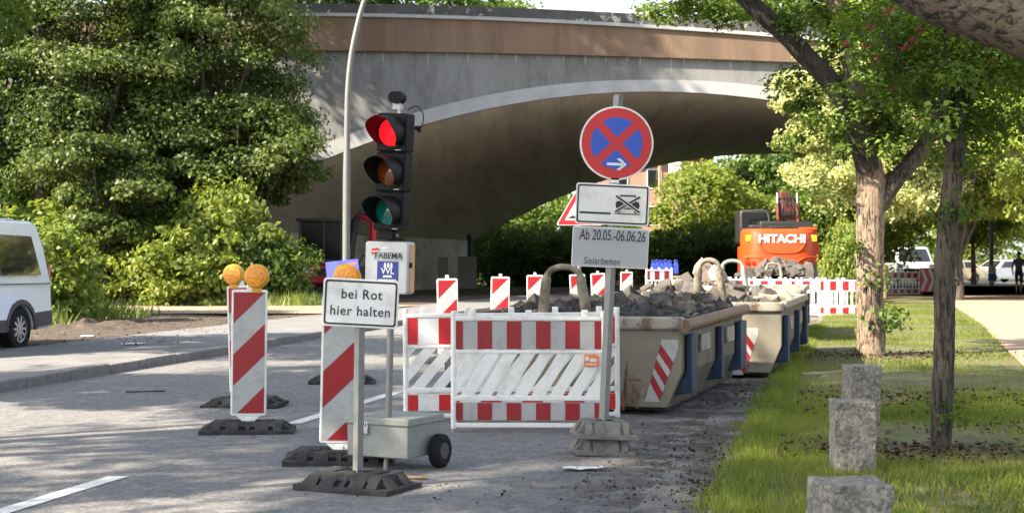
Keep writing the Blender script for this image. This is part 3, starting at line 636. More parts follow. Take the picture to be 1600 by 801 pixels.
# ------------------------------------------------------------------ right side trees
t1 = thing('broadleaf_tree', 'thick barked tree on the verge with one great dark limb reaching left', 'tree', (*G(1361, 562), 0.05))
bb = MB(); X, Y = G(1361, 562)
def L1(px, py, dd=0): p = AT(px, py, Y + dd); return (p[0] - X, p[1] - Y, p[2])
bb.tube(curve([(0, 0, -.1), L1(1361, 540), L1(1359, 450), L1(1360, 350), L1(1361, 290), L1(1352, 235)], 6), list(np.interp(np.linspace(0, 1, 31), [0, .1, .3, .8, 1], [.255, .205, .185, .2, .17])), 16, jit=.05)
bb.tube(curve([L1(1350, 245), L1(1338, 150), L1(1318, 60), L1(1290, -40)], 5), list(np.linspace(.15, .09, 16)), 12, jit=.06)
bb.build('trunk', 'bark_light', t1)
bb = MB(); bb.tube(curve([L1(1356, 268, -.1), L1(1340, 215, -.3), L1(1312, 152, -.4), L1(1235, 68, -.5), L1(1160, -2, -.5), L1(1080, -90, -.6), L1(990, -230, -1.6)], 5), list(np.linspace(.165, .09, 31)), 14, jit=.06); bb.build('limb', 'bark_shaded', t1)
bb = MB(); bb.tube(curve([L1(1366, 335), L1(1396, 292), L1(1438, 240), L1(1475, 170), L1(1490, 60)], 5), list(np.linspace(.14, .08, 21)), 12, jit=.06); bb.build('limb', 'bark_dark', t1)  # same tree as the trunk; shade put into this limb as darker bark
cs = []
rg = np.random.default_rng(3)
for px, py, sx, sy, n, dd in ((1355, 200, 75, 50, 36, 0), (1285, 40, 70, 25, 12, .4), (1250, 150, 40, 40, 8, .5), (1090, 18, 70, 16, 22, .3), (1420, 110, 90, 70, 40, .3), (1330, 30, 150, 30, 44, .2), (1400, 210, 60, 45, 16, .2), (1500, 80, 80, 60, 24, .5), (1360, 130, 90, 60, 26, -.5), (1350, -120, 260, 90, 80, .3), (985, -260, 150, 90, 90, -1.9), (1120, -110, 120, 50, 40, -.8)):  # topmost clusters out of view are added to shade the great limb
    for _ in range(n):
        cs.append(L1(px + rg.normal() * sx * .6, py + rg.normal() * sy * .6, dd + rg.normal() * .5))
for px, py in ((1368, 440), (1378, 500), (1395, 505), (1330, 390)): cs.append(L1(px, py, -.2))
c = link('crown', crown_mesh('crown', (2, 2, 2), 'leaf_mid', per=80, cr=.27, leaf=.082, seed=5, centers=cs), t1)

hw = thing('hawthorn_tree', 'slim hawthorn with small pink blossoms standing nearest on the verge', 'tree', (*G(1469, 716), 0.05))
bb = MB(); X, Y = G(1469, 716)
bb.tube(curve([(0, 0, -.1), L1(1470, 690), L1(1475, 560), L1(1477, 420), L1(1489, 290), L1(1499, 190), L1(1490, 90), L1(1470, -20)], 6), list(np.interp(np.linspace(0, 1, 43), [0, .08, .5, 1], [.088, .074, .072, .05])), 14, jit=.05)
bb.tube(curve([L1(1492, 250), L1(1470, 195), L1(1430, 140), L1(1380, 60)], 5), list(np.linspace(.05, .025, 16)), 9, jit=.05)
bb.tube(curve([L1(1497, 200), L1(1530, 130), L1(1560, 40)], 5), list(np.linspace(.05, .03, 11)), 9, jit=.05)
bb.build('trunk', 'bark_dark', hw)
cs = []
for px, py, sx, sy, n in ((1500, 120, 130, 60, 44), (1440, 90, 110, 60, 30), (1360, 70, 70, 45, 16), (1590, 120, 60, 70, 26), (1500, 215, 60, 35, 18), (1490, -40, 230, 60, 70)):
    for _ in range(n): cs.append(L1(px + rg.normal() * sx * .55, py + rg.normal() * sy * .6, rg.normal() * .45))
for px, py in ((1482, 660), (1490, 335), (1480, 350)): cs.append(L1(px, py, -.05))
link('crown', crown_mesh('crown', (2, 2, 2), 'leaf_haw', per=75, cr=.17, leaf=.046, seed=6, centers=cs), hw)
cs = [L1(px + rg.normal() * 6, py + rg.normal() * 5, -.35 + rg.normal() * .3) for px, py in ((1360, 52), (1334, 82), (1418, 80), (1432, 78), (1440, 66), (1360, 84), (1430, 196), (1400, 145), (1465, 100), (1520, 60), (1372, 95), (1545, 115), (1385, 20))]
link('blossom', crown_mesh('blossom', (2, 2, 2), 'blossom', per=22, cr=.05, leaf=.026, seed=8, centers=cs), hw)

nb = thing('broadleaf_tree', 'rough barked near branch slanting in at the top right corner', 'tree', (3.35, 6.2, 0.05))
bb = MB(); X, Y = 3.35, 6.2
bb.tube(curve([(0, 0, -.2), (0, 0, .8), (-.05, -.05, 1.6), L1(1700, 95, -.2), L1(1610, 58, -.2), L1(1520, 32, -.2), L1(1440, 5, -.2), L1(1380, -40, -.2), L1(1300, -190, 0)], 6), list(np.interp(np.linspace(0, 1, 49), [0, .2, .45, .7, 1], [.26, .2, .15, .105, .07])), 16, jit=.07)
bb.tube(curve([(-.05, -.05, 1.6), (.2, .1, 2.6), (.3, .2, 3.6)], 5), list(np.linspace(.18, .1, 11)), 12, jit=.06)
bb.build('trunk', 'bark_branch', nb)
c = link('crown', crown(('wide', 'leaf_mid', 34)), nb); c.location = (-.4, .6, 4.6); c.scale = (.62, .62, .6)

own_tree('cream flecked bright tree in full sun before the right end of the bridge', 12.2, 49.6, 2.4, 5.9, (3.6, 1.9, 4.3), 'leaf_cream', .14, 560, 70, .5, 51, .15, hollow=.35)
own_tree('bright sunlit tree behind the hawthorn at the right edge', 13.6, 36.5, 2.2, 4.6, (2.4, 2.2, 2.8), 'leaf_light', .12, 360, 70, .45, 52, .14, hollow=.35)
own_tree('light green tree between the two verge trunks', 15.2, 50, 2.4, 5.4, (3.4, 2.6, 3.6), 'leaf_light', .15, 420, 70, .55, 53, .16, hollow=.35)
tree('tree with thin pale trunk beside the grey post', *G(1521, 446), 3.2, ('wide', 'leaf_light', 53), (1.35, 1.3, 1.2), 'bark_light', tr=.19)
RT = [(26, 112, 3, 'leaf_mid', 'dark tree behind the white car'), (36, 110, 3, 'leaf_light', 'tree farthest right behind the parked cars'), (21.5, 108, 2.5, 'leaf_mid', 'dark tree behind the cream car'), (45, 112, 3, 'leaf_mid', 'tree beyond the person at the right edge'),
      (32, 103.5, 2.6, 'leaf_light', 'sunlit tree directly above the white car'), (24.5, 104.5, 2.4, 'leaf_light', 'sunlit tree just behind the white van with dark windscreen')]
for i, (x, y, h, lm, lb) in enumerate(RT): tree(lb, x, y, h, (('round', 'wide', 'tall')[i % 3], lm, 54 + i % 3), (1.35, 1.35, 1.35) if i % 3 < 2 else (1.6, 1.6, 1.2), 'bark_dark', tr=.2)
# beyond the arch
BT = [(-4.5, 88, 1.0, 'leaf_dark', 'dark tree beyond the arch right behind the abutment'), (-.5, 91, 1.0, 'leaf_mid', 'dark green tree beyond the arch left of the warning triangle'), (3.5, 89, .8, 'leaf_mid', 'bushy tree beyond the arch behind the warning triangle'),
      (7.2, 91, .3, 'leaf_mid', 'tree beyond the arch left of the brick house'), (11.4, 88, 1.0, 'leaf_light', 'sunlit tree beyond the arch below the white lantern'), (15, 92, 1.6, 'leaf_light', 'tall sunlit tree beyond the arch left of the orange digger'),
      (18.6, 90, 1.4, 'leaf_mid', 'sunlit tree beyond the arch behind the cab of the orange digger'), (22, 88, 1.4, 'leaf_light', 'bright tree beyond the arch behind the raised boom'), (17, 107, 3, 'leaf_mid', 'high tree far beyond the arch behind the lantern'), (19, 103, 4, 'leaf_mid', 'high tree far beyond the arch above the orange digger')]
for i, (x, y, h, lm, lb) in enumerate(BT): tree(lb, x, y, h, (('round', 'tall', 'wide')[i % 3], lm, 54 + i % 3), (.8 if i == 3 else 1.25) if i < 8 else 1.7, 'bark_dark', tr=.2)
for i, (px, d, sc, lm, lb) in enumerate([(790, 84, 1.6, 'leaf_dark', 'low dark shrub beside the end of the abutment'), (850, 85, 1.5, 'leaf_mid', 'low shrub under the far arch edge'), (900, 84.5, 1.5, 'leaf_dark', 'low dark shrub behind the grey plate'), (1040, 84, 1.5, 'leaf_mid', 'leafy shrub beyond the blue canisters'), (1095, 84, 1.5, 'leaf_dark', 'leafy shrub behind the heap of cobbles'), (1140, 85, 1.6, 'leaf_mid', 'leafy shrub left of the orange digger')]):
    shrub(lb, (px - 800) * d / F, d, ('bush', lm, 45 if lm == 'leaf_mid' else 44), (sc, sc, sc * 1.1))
shrub('bright leafy bush beside the tracks of the orange digger', 10.2, 45.5, ('bush', 'leaf_light', 41), (.6, .6, 1.3))
shrub('small leafy sucker at the foot of the thick verge tree', *G(1388, 518), ('bush', 'leaf_light', 42), (.16, .16, .26), z=.05)
# trees up on the bridge line
TT = [(-8, 60, 2.2, 'leaf_dark'), (-3.6, 62, 2.0, 'leaf_mid'), (1.3, 63, 1.6, 'leaf_dark'), (10.8, 64, 1.9, 'leaf_mid'), (15, 60, 1, 'leaf_light'), (-14, 62, 1.5, 'leaf_dark'), (-1.0, 68, 1.8, 'leaf_mid')]
TL = ['dark tree on the bridge behind the lamp pole', 'tree on the bridge above the traffic light', 'dark low tree showing just over the bridge parapet', 'tree on the bridge near the dark limb', 'bright tree on the right end of the bridge', 'tree on the embankment behind the thicket', 'green tree on the bridge left of the patch of sky']
for (x, y, h, lm), lb in zip(TT, TL): tree(lb, x, y, h, ('wide', lm, 54), .62 if x == 1.3 else 1.05, 'bark_dark', tr=.14, z=8.1, sub=.8)
# distant wood that closes the view
rg = np.random.default_rng(21); cs = []
for _ in range(1500):
    x = rg.uniform(-75, 110); cs.append((x, rg.uniform(124, 140), max(.3, rg.uniform(0, 1) ** 1.25 * (11 + 2.5 * math.sin(x * .31) + 1.5 * math.sin(x * .83)))))
link('woodland', crown_mesh('woodland', (60, 60, 60), 'leaf_mid', per=30, cr=1.7, leaf=.62, seed=22, centers=cs))
tag(bpy.data.objects['woodland'], 'distant green wood closing the view beyond the bridge and cars', 'wood', kind='stuff')

# ------------------------------------------------------------------ grass and litter
def blades(n, fx, hmin, hmax, wd, m, name, label, cat='grass', dens=None):
    P = fx(n); N = len(P); rg = RNG
    h = rg.uniform(hmin, hmax, N) * (0.7 + .6 * rg.random(N)); a = rg.uniform(0, 6.28, N); ln = rg.normal(size=(N, 2)) * .35 * h[:, None]
    V = np.empty((N, 3, 3)); dx = np.cos(a) * wd / 2 * (1 + P[:, 1] / 22); dy = np.sin(a) * wd / 2
    V[:, 0] = np.c_[P[:, 0] - dx, P[:, 1] - dy, P[:, 2]]; V[:, 1] = np.c_[P[:, 0] + dx, P[:, 1] + dy, P[:, 2]]
    V[:, 2] = np.c_[P[:, 0] + ln[:, 0], P[:, 1] + ln[:, 1], P[:, 2] + h]
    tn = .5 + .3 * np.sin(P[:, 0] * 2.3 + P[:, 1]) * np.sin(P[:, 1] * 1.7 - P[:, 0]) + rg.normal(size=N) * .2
    o = link(name, quad_mesh(name, V.reshape(-1, 3), np.clip(tn, 0, 1), m, 3)); return tag(o, label, cat, kind='stuff')
TRK = [G(1361, 562), G(1469, 716)]
def verge_pts(n):
    out = []
    for cnt, y0, y1 in ((int(n * .62), 6.0, 14.5), (int(n * .38), 14.5, 46)):
        y = RNG.uniform(y0, y1, cnt); t = RNG.random(cnt)
        a = np.interp(y, [p[1] for p in RK], [p[0] for p in RK]) + .04; c = np.interp(y, [p[1] for p in PL], [p[0] for p in PL])
        c = np.minimum(c, .36 * y + .6); x = a + (c - a) * t
        bare = .5 + .5 * np.sin(x * 1.9 + y * .8) * np.sin(y * 1.3 - x * 1.1)
        keep = RNG.random(cnt) < np.clip(.12 + 1.25 * bare, 0, 1)
        for (tx, ty), rr in zip(TRK + [(2.5, 10.3), (4.2, 11.6), (3.7, 14.2)], (1.2, .6, .5, .55, .7)): keep &= RNG.random(cnt) < np.clip((np.hypot((x - tx) * .8, y - ty) / rr) ** 1.5 + .03, 0, 1)
        out.append(np.c_[x, y, np.full(cnt, .045)][keep])
    return np.vstack(out)
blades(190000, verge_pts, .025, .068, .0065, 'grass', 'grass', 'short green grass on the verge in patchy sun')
def edge_pts(n):
    y = RNG.uniform(6, 30, n) ; x = np.interp(y, [p[1] for p in RK], [p[0] for p in RK]) + .11 + RNG.normal(size=n) * .07 + .035 * np.sin(y * 5.3) + .03 * np.sin(y * 11.7)
    return np.c_[x, y, np.full(n, .04)]
blades(22000, edge_pts, .045, .105, .007, 'grass', 'edge_grass', 'longer ragged grass along the kerb edge of the verge')
def tall_pts(n):
    c = [(-10.0, 29.8, .7, .8), (-9.6, 33.5, .8, 1.0), (-8.0, 42.3, 1.6, .25), (-9.9, 28.8, .6, .6), (-6.3, 42.4, .8, .3)]
    o = [np.c_[RNG.normal(size=n // 5) * s * .6 + x, RNG.normal(size=n // 5) * sy + y, np.full(n // 5, .1)] for x, y, s, sy in c]
    return np.vstack(o)
blades(9000, tall_pts, .12, .42, .016, 'tall_grass', 'tall_grass', 'tall uncut grass at the foot of the shrubs')
def flakes(P, s0, s1, name, label, m='litter'):
    V, t = leaf_arrays(P, RNG.uniform(s0, s1, len(P)), np.clip(RNG.normal(size=len(P)) * .3 + .35, 0, 1), 1.6, .7)
    return tag(link(name, quad_mesh(name, V, t, m)), label, 'litter', kind='stuff')
def near(px, py, sx, sy, n):
    q = [G(px + RNG.normal() * sx, min(900, max(560, py + RNG.normal() * sy))) for _ in range(n)]
    return np.array([(a, b, .012 + .02 * random.random()) for a, b in q])
P = np.vstack([near(1130, 770, 45, 28, 800), near(1075, 750, 60, 25, 160), near(960, 775, 55, 18, 110), near(840, 775, 120, 10, 60), near(1150, 690, 40, 30, 380), near(1010, 700, 60, 25, 260), near(1170, 610, 30, 22, 300)])
flakes(P, .010, .036, 'leaf_litter', 'dead leaves and crumbs of soil in the gutter by the verge')
q = np.c_[RNG.uniform(-9, -5, 900), RNG.uniform(22, 38, 900), np.full(900, .125)]
flakes(q, .02, .06, 'leaf_litter', 'dead leaves strewn over the bare earth beside the van')
q = []
for cx, cy, s, n in ((TRK[0][0], TRK[0][1], .9, 900), (TRK[1][0], TRK[1][1], .4, 350), (3.6, 14, 1.0, 700), (2.4, 10.3, .5, 260), (4.2, 11.5, .6, 300)):
    q.append(np.c_[RNG.normal(size=n) * s + cx, RNG.normal(size=n) * s * .6 + cy - .3, np.full(n, .1)])
flakes(np.vstack(q), .02, .06, 'leaf_litter', 'dry leaves under the verge trees')
from mathutils import noise as nz
b = MB(); NX, NY = 46, 40; vs = []
for j in range(NY + 1):
    for i in range(NX + 1):
        x, y = -1.5 + 3.0 * i / NX, -3.2 + 6.4 * j / NY; e = max(0, 1 - (x / 1.5) ** 2 - (y / 3.2) ** 2)
        vs.append((x, y, -.03 + e ** .7 * (.0 + .17 * abs(nz.noise(Vector((x * 1.1, y * .9, 3.1)))) + .14 * abs(nz.noise(Vector((x * 3.5, y * 3.1, 1)))) + .06 * nz.noise(Vector((x * 9, y * 9, 2))))))
b.add(vs, [(j * (NX + 1) + i, j * (NX + 1) + i + 1, (j + 1) * (NX + 1) + i + 1, (j + 1) * (NX + 1) + i) for j in range(NY) for i in range(NX)])
structure(b.build('dirt_mound', 'soil', loc=(-8.3, 29.2, .09)))

# ------------------------------------------------------------------ feet, beacons, barriers, signs
def foot_plate(parent, wx=.74, dy=.42, h=.09, m='rubber', name='foot_plate', loc=(0, 0, 0), rz=0):
    b = MB(); tx, ty = wx * .37, dy * .30; rec = .016
    b.box((0, 0, .017), (wx, dy, .034)); b.box((0, 0, h / 2 + .014), (tx * 2, ty * 2, h - .03))
    for s in (-1, 1):
        b.prism([(s * (ty - .002), .033), (s * (dy * .5 - .012 - rec), .0345), (s * (ty - .002), h - .004 - rec)], -tx + .01, tx - .01, 1)
        for xc, ww in ((-tx + .035, .07), (-tx * .42, .10), (tx * .02, .035), (tx * .42, .10), (tx - .035, .07)): b.prism([(s * (ty - .001), .032), (s * (dy * .5 - .01), .0342), (s * (ty - .001), h - .003)], xc - ww / 2, xc + ww / 2)
        b.prism([(s * (ty - .001), h * .62), (s * (ty + (dy * .5 - ty) * .36), h * .62), (s * (ty - .001), h - .0025)], -tx + .004, tx - .004)
        for ya, yb in ((-ty, -.045), (.045, ty)): b.plate([(s * (tx - .002), .032), (s * (wx * .5 - .008), .034), (s * (tx - .002), h - .003)], ya, yb)
    for xx in (-.6, .6): b.box((xx * tx, 0, h + .002), (.07, ty * 1.3, .01))
    for xx in (-.3, 0, .3): b.box((xx * tx, 0, h + .001), (.05, .05, .008), 1)
    return b.build(name, [m, 'black_plastic'], parent, bevel=.006, loc=loc, rot=(0, 0, rz))

def beacon_proto(w=.25, h=.965, lamp=True, frame='white_plastic', red='red_sheet', pale='silver_sheet', z0=.15, plate=True, lens='amber'):
    root = thing('guide_beacon', 'x', 'beacon')
    b = MB(); b.plate(rrect(w + .03, h + .04, .02, 0, z0 + h / 2), -.022, .022)
    b.plate([(-w * .42, z0 - .015), (w * .42, z0 - .015), (.04, z0 - .07), (-.04, z0 - .07)], -.018, .018)
    b.box((0, 0, z0 - .075), (.05, .05, .08)); b.box((0, 0, z0 + h + .04), (.045, .03, .05))
    b.build('panel', frame, root, bevel=.005)
    b = MB()
    for sy in (-1, 1): b.plate(rrect(w, h, .006, 0, z0 + h / 2), sy * .0222, sy * .0245)
    for k in range(-2, 4):
        p = [(-w / 2 - .3, z0 + h - k * .5 - .3 + .0), (-w / 2 - .3, z0 + h - .25 - k * .5 - .3), (w / 2 + .3, z0 + h - .25 - k * .5 + w + .3), (w / 2 + .3, z0 + h - k * .5 + w + .3)]
        q = clip(p, -w / 2 + .002, w / 2 - .002, z0 + .002, z0 + h - .002)
        if q:
            for sy in (-1, 1): b.plate(q, sy * .0246, sy * .0262, 1)
    b.build('striped_sheet', [pale, red], root, smooth=False)
    if plate: foot_plate(root)
    if lamp:
        z = z0 + h + .125
        b = MB(); b.box((0, 0, z0 + h + .04), (.075, .06, .09)); b.lathe([(.0, -.045), (.085, -.045), (.098, -.03), (.1, 0), (.098, .03), (.085, .045), (0, .045)], (0, 0, z), 'Y', 32)
        lo = b.build('warning_lamp', 'yellow_plastic', root, bevel=.004)
        b = MB()
        for sy in (-1, 1): b.lathe([(.082, sy * .044), (.08, sy * .056), (.05, sy * .066), (0, sy * .07)], (0, 0, z), 'Y', 32)
        b.build('lens', lens, lo)
    return root
bp = beacon_proto()
x, y = G(388, 674); bp.location = (x, y, 0); bp.rotation_euler = (0, R(.6), R(6)); bp['label'] = 'red and white guide beacon with amber lamp, front one of the overlapping pair'; bp['group'] = 'guide beacons around the roadworks'
copy_thing(bp, (G(383, 634)[0], G(383, 634)[1], 0), R(-6), 'guide beacon with amber lamp mostly hidden behind the front one of the pair', tilt=(0, R(-1.6)))
copy_thing(bp, (G(530, 722)[0], G(530, 722)[1] + .03, 0), R(3), 'guide beacon partly covered by the white sign about stopping at red', tilt=(R(2), R(1.5)))
copy_thing(bp, (G(535, 598)[0], G(535, 598)[1], 0), R(4), 'guide beacon whose foot shows behind the beacon at the white sign')
bp['label'] = 'red and white guide beacon with amber lamp, front one of the overlapping pair'
for o_, dx in zip([o for o in bpy.data.objects if o.name.startswith('warning_lamp') and o.parent], (.055, -.075, .02, 0)): o_.location.x = dx
# no lamps on the far ones
bf = beacon_proto(lamp=False); bf['group'] = 'guide beacons along the far side of the skips'
FB = [(701, 19.8, -1, 'white framed guide beacon nearest of the row, beside the grey control box'), (780, 22.1, 1, 'second guide beacon of the far row, left of the skip loop'), (836, 25, 0, 'guide beacon of the far row seen through the rusty skip loop'), (906, 26.8, -2.5, 'sunlit guide beacon of the far row below the grey plate corner'), (937, 29.3, -2, 'sunlit guide beacon of the far row beside the sign post'), (979, 34, 0, 'smallest and farthest guide beacon, right of the sign post')]
for i, (px, d, ti, lb) in enumerate(FB):
    loc = ((px - 800) * d / F, d, 0)
    if i == 0: bf.location = loc; bf['label'] = lb; bf.rotation_euler = (0, R(ti), R(3))
    else: copy_thing(bf, loc, R(2 * i - 4), lb, tilt=(0, R(ti)))

def barrier(label, loc, rz, W=2.0, n=10, red='red_sheet', pale='silver_sheet', group='red and white barrier fences', slats='diag', Hh=1.0, feet=True, tilt=(0, 0), bar=.055, gap=.105, lean=.62):
    root = thing('barrier_fence', label, 'barrier', loc, rz, group, tilt)
    z0 = .045; zt = z0 + Hh * .87; b = MB()
    for s in (-1, 1): b.tube([(s * (W / 2 - .02), 0, z0 - .02), (s * (W / 2 - .02), 0, zt + .05)], .024, 12)
    for z, hh in ((zt - .01, .035), (zt - .275, .03), (z0 + .225, .04), (z0 + .01, .035)): b.box((0, 0, z), (W - .06, .045, hh))
    for xx in np.linspace(-W / 2 + .17, W / 2 - .17, max(3, int(W / .33))): b.box((xx, 0, zt + .03), (.05, .03, .055))
    lo, hi = z0 + .24, zt - .285
    b.build('frame', 'white_plastic', root, bevel=.006)
    b = MB()
    if slats == 'diag':
        k = -W
        sh = (hi - lo) * lean
        x = -W / 2 - sh
        while x < W / 2:
            q = clip([(x, lo), (x + bar, lo), (x + bar + sh, hi), (x + sh, hi)], -W / 2 + .03, W / 2 - .03, lo, hi)
            if q and len(q) > 2: b.plate(q, -.016, .016)
            x += gap
    else:
        x = -W / 2 + .07
        while x < W / 2 - .05: b.box((x, 0, (lo + hi) / 2), (.045, .03, hi - lo)); x += gap
    b.build('lattice', 'white_plastic', root, bevel=.004)
    sw = (W - .07) / n
    for (za, zb) in ((zt - .255, zt - .03), (z0 + .05, z0 + .19)):
        b = MB(); b.box((0, 0, (za + zb) / 2), (W - .07, .028, zb - za), 0)
        for i in range(n + 1):
            if i % 2 == 0:
                xa = max(-W / 2 + .037, -W / 2 + .035 + (i - .5) * sw); xb = min(W / 2 - .037, -W / 2 + .035 + (i + .5) * sw)
                for sy in (-1, 1): b.box(((xa + xb) / 2, sy * .0152, (za + zb) / 2), (xb - xa, .0026, zb - za - .004), 1)
        b.build('striped_band', [pale, red], root, smooth=False)
    for s in (-1, 1): b = MB(); b.cyl((s * (W / 2 - .02), 0, 0), (s * (W / 2 - .02), 0, z0), .02, 10); b.build('leg', 'galv_dull', root)
    return root
Xa, Ya = (705 - 800) / 186 , 12.35
bmain = barrier('white barrier fence with narrow dark red stripes standing in front of the first skip', ((826 - 800) * 11.75 / F, 11.75, 0), R(-1), 1.235, 10, bar=.108, gap=.142)
lb = MB(); lb.plate(rrect(.115, .095, .006, .50, .57), -.03, -.024); lb.box((.465, -.031, .587), (.03, .003, .035), 1); lb.box((.515, -.031, .575), (.055, .003, .028), 1); lb.box((.50, -.031, .542), (.09, .003, .012), 1)
lb.build('maker_label', ['orange_label', 'white_sheet'], bmain, smooth=False)
barrier('white barrier fence with wide bright red stripes leaning behind the front barrier', (.0, 12.55, 0), R(1.5), 1.84, 10, red='red_bright', pale='white_sheet', tilt=(0, R(-.4)), bar=.112, gap=.175, lean=.85)
# far fences
far = [(1095, 38.5, 1.9, 0, 'white barrier fence behind the heap of cobbles', 'slat'), (1168, 38.2, 2.0, 0, 'sunlit barrier fence behind the grey skip loop', 'slat'), (1228, 37.5, 1.9, -3, 'barrier fence below the orange digger counterweight', 'slat'), (1277, 36.8, 1.35, -8, 'barrier fence left of the thick trunk, below the digger tracks', 'slat'), (1316, 36.4, 1.2, 8, 'barrier fence half hidden by the thick verge trunk', 'slat')]
for px, d, W, rz, lb, sl_ in far: barrier(lb, ((px - 800) * d / F, d, 0), R(rz), W, 10 if W > 1.5 else 7, red='red_bright', pale='white_sheet', slats=sl_, gap=.13)
barrier('small barrier fence with upright red bars under the blue canisters', ((1030 - 800) * 37.5 / F, 37.5, 0.25), R(20), .75, 5, red='red_sheet', pale='white_sheet', slats='slat', gap=.1)
barrier('striped barrier fence in shade before the white van with dark windscreen', ((1412 - 800) * 61 / F, 61, 0), R(4), 1.35, 9, red='red_sheet', pale='silver_sheet', slats='slat', gap=.14, Hh=1.05)
ch = thing('chevron_board', 'red and white chevron board beside the far striped barrier', 'sign', ((1450 - 800) * 60 / F, 60, 0))
b = MB(); b.box((0, 0, .65), (.66, .04, .98)); b.box((-.25, .04, .1), (.05, .05, .2)); b.box((.25, .04, .1), (.05, .05, .2)); b.build('board', 'red_sheet', ch)
b = MB()
for x0 in (-.32, -.02):
    b.plate([(x0, 1.1), (x0 + .12, 1.1), (x0 + .3, .65), (x0 + .12, .2), (x0, .2), (x0 + .18, .65)], -.024, -.021)
b.build('chevron', 'silver_sheet', ch, smooth=False)
b = MB(); b.tube([(0, 0, 0), (0, 0, 1.25)], .07, 10); o = b.build('timber_post', 'wood_post', loc=((1383 - 800) * 54 / F, 54, 0)); tag(o, 'pale timber post standing just right of the thick verge trunk', 'post')
for i in range(6):
    b = MB(); b.box((0, 0, .16), (.12, .12, .26)); b.box((0, 0, .31), (.07, .08, .05)); b.tube(curve([(-.04, 0, .32), (-.03, 0, .38), (.03, 0, .38), (.04, 0, .32)], 3), .012, 6)
    o = b.build('blue_canister', 'bluecan', bevel=.02, loc=((1021 + 6.4 * i + (3 if i == 5 else 0) - 800) * 38.6 / F, 38.6, 1.02 + .01 * (i % 2)))
    tag(o, 'small dark blue plastic canister in the row behind the small barrier' if i < 5 else 'pale blue canister standing apart at the right end of the row', 'canister', 'blue canisters behind the small barrier')
b = MB(); b.box((0, 0, .5), (1.0, .35, .06)); [b.box((sx * .46, 0, .25), (.05, .3, .5)) for sx in (-1, 1)]; b.box((0, 0, .98), (1.0, .35, .05)); [b.box((sx * .46, 0, .74), (.05, .3, .46)) for sx in (-1, 1)]
tag(b.build('trestle', 'wood_post', loc=((1038 - 800) * 38.6 / F, 38.6, 0)), 'low trestle carrying the row of blue canisters', 'trestle')

def post_tube(parent, x0, z0, x1, z1, r=.03, m='galv', sq=False, name='post'):
    b = MB()
    if sq: b.tube([(x0, 0, z0), (x1, 0, z1)], r * 1.3, 4)
    else: b.tube([(x0, 0, z0), (x1, 0, z1)], r, 14)
    b.cyl((x1, 0, z1), (x1, 0, z1 + .01), r * 1.12, 12); return b.build(name, m, parent)
def plate_sign(parent, w, h, z, r=.03, face='white_sheet', border=True, x=0, name='sign_plate', y=-.04):
    b = MB(); b.plate(rrect(w, h, r, x, z), y - .004, y); 
    for sx in (-1, 1): b.box((x + sx * 0, y + .012, z + sx * h * .3), (.07, .03, .03))
    p = b.build(name, ['white_plastic'], parent, bevel=.0015)
    b = MB(); b.plate(rrect(w - .012, h - .012, r * .9, x, z), y - .0058, y - .0042); q = b.build('sheet', face, p, smooth=False)
    if border:
        o_, i_ = rrect(w - .022, h - .022, r * .8, x, z), rrect(w - .044, h - .044, r * .6, x, z); n = len(o_); b = MB()
        vs = [(a[0], y - .0074, a[1]) for a in o_] + [(a[0], y - .0074, a[1]) for a in i_] + [(a[0], y - .006, a[1]) for a in o_] + [(a[0], y - .006, a[1]) for a in i_]
        b.add(vs, [(i, (i + 1) % n, n + (i + 1) % n, n + i) for i in range(n)] + [(2 * n + i, 2 * n + (i + 1) % n, (i + 1) % n, i) for i in range(n)] + [(n + i, n + (i + 1) % n, 3 * n + (i + 1) % n, 3 * n + i) for i in range(n)])
        b.build('border', 'black_ink', p, smooth=False)
    return p
# "bei Rot hier halten"
x, y = G(559, 762); s = F / y
st = thing('road_sign', 'white rectangular sign reading bei Rot hier halten on a black rubber foot', 'sign', (x, y, 0), R(0), tilt=(0, R(.7)))
post_tube(st, 0, .02, 0, 1.21, .024, 'galv', True); foot_plate(st, .64, .44, .105, 'rubber', rz=R(-24)); 
pz = H - (473 - HY) / s
pl = plate_sign(st, 118 / s, 75 / s, pz - .0, .022, x=.008); pl.rotation_euler = (0, R(2.2), 0); pl.location = (-pz * math.sin(R(2.2)), 0, pz * (1 - math.cos(R(2.2))))
lettering('bei Rot', .081, 'black_ink', pl, (.012, -.0475, pz + .05), space=1.1, sx=.93, bold=.0006); lettering('hier halten', .081, 'black_ink', pl, (.008, -.0475, pz - .05), space=1.1, sx=.93, bold=.0006)
b = MB(); b.tube([(0, -.0, 0), (.42, .02, 0)], .012, 8); tag(b.build('wooden_stick', 'wood_post', loc=(x - .02, y + .36, .014), rot=(0, 0, R(-4))), 'pale wooden stick lying behind the rubber foot of the white sign', 'stick')

# no stopping sign and its plates
x, y = G(941, 706); s = F / y
ns = thing('road_sign', 'round blue and red no stopping sign with two plates on a leaning post', 'sign', (x, y, 0), 0, tilt=(0, R(2.6)))
zz = lambda py: H - (py - HY) / s
post_tube(ns, 0, .03, 0, zz(150), .027, 'galv', True)
for k in range(2): foot_plate(ns, .42, .42, .115, 'rubber_dusty', loc=(.0, 0, .115 * k), rz=R(4 + 3 * k))
zc, rc = zz(224), 57.5 / s
b = MB(); b.plate(circ(rc, 64, 0, zc), -.045, -.04); b.box((0, -.03, zc + rc * .8), (.07, .03, .05)); b.box((0, -.03, zc - rc * .98), (.06, .03, .05)); sd = b.build('sign_disc', 'white_plastic', ns, bevel=.0015)
b = MB(); b.plate(circ(rc * .95, 64, 0, zc), -.047, -.0452); b.build('red_ring', 'red_bright', sd, smooth=False)
b = MB(); ri = rc * .70; hw_ = rc * .115
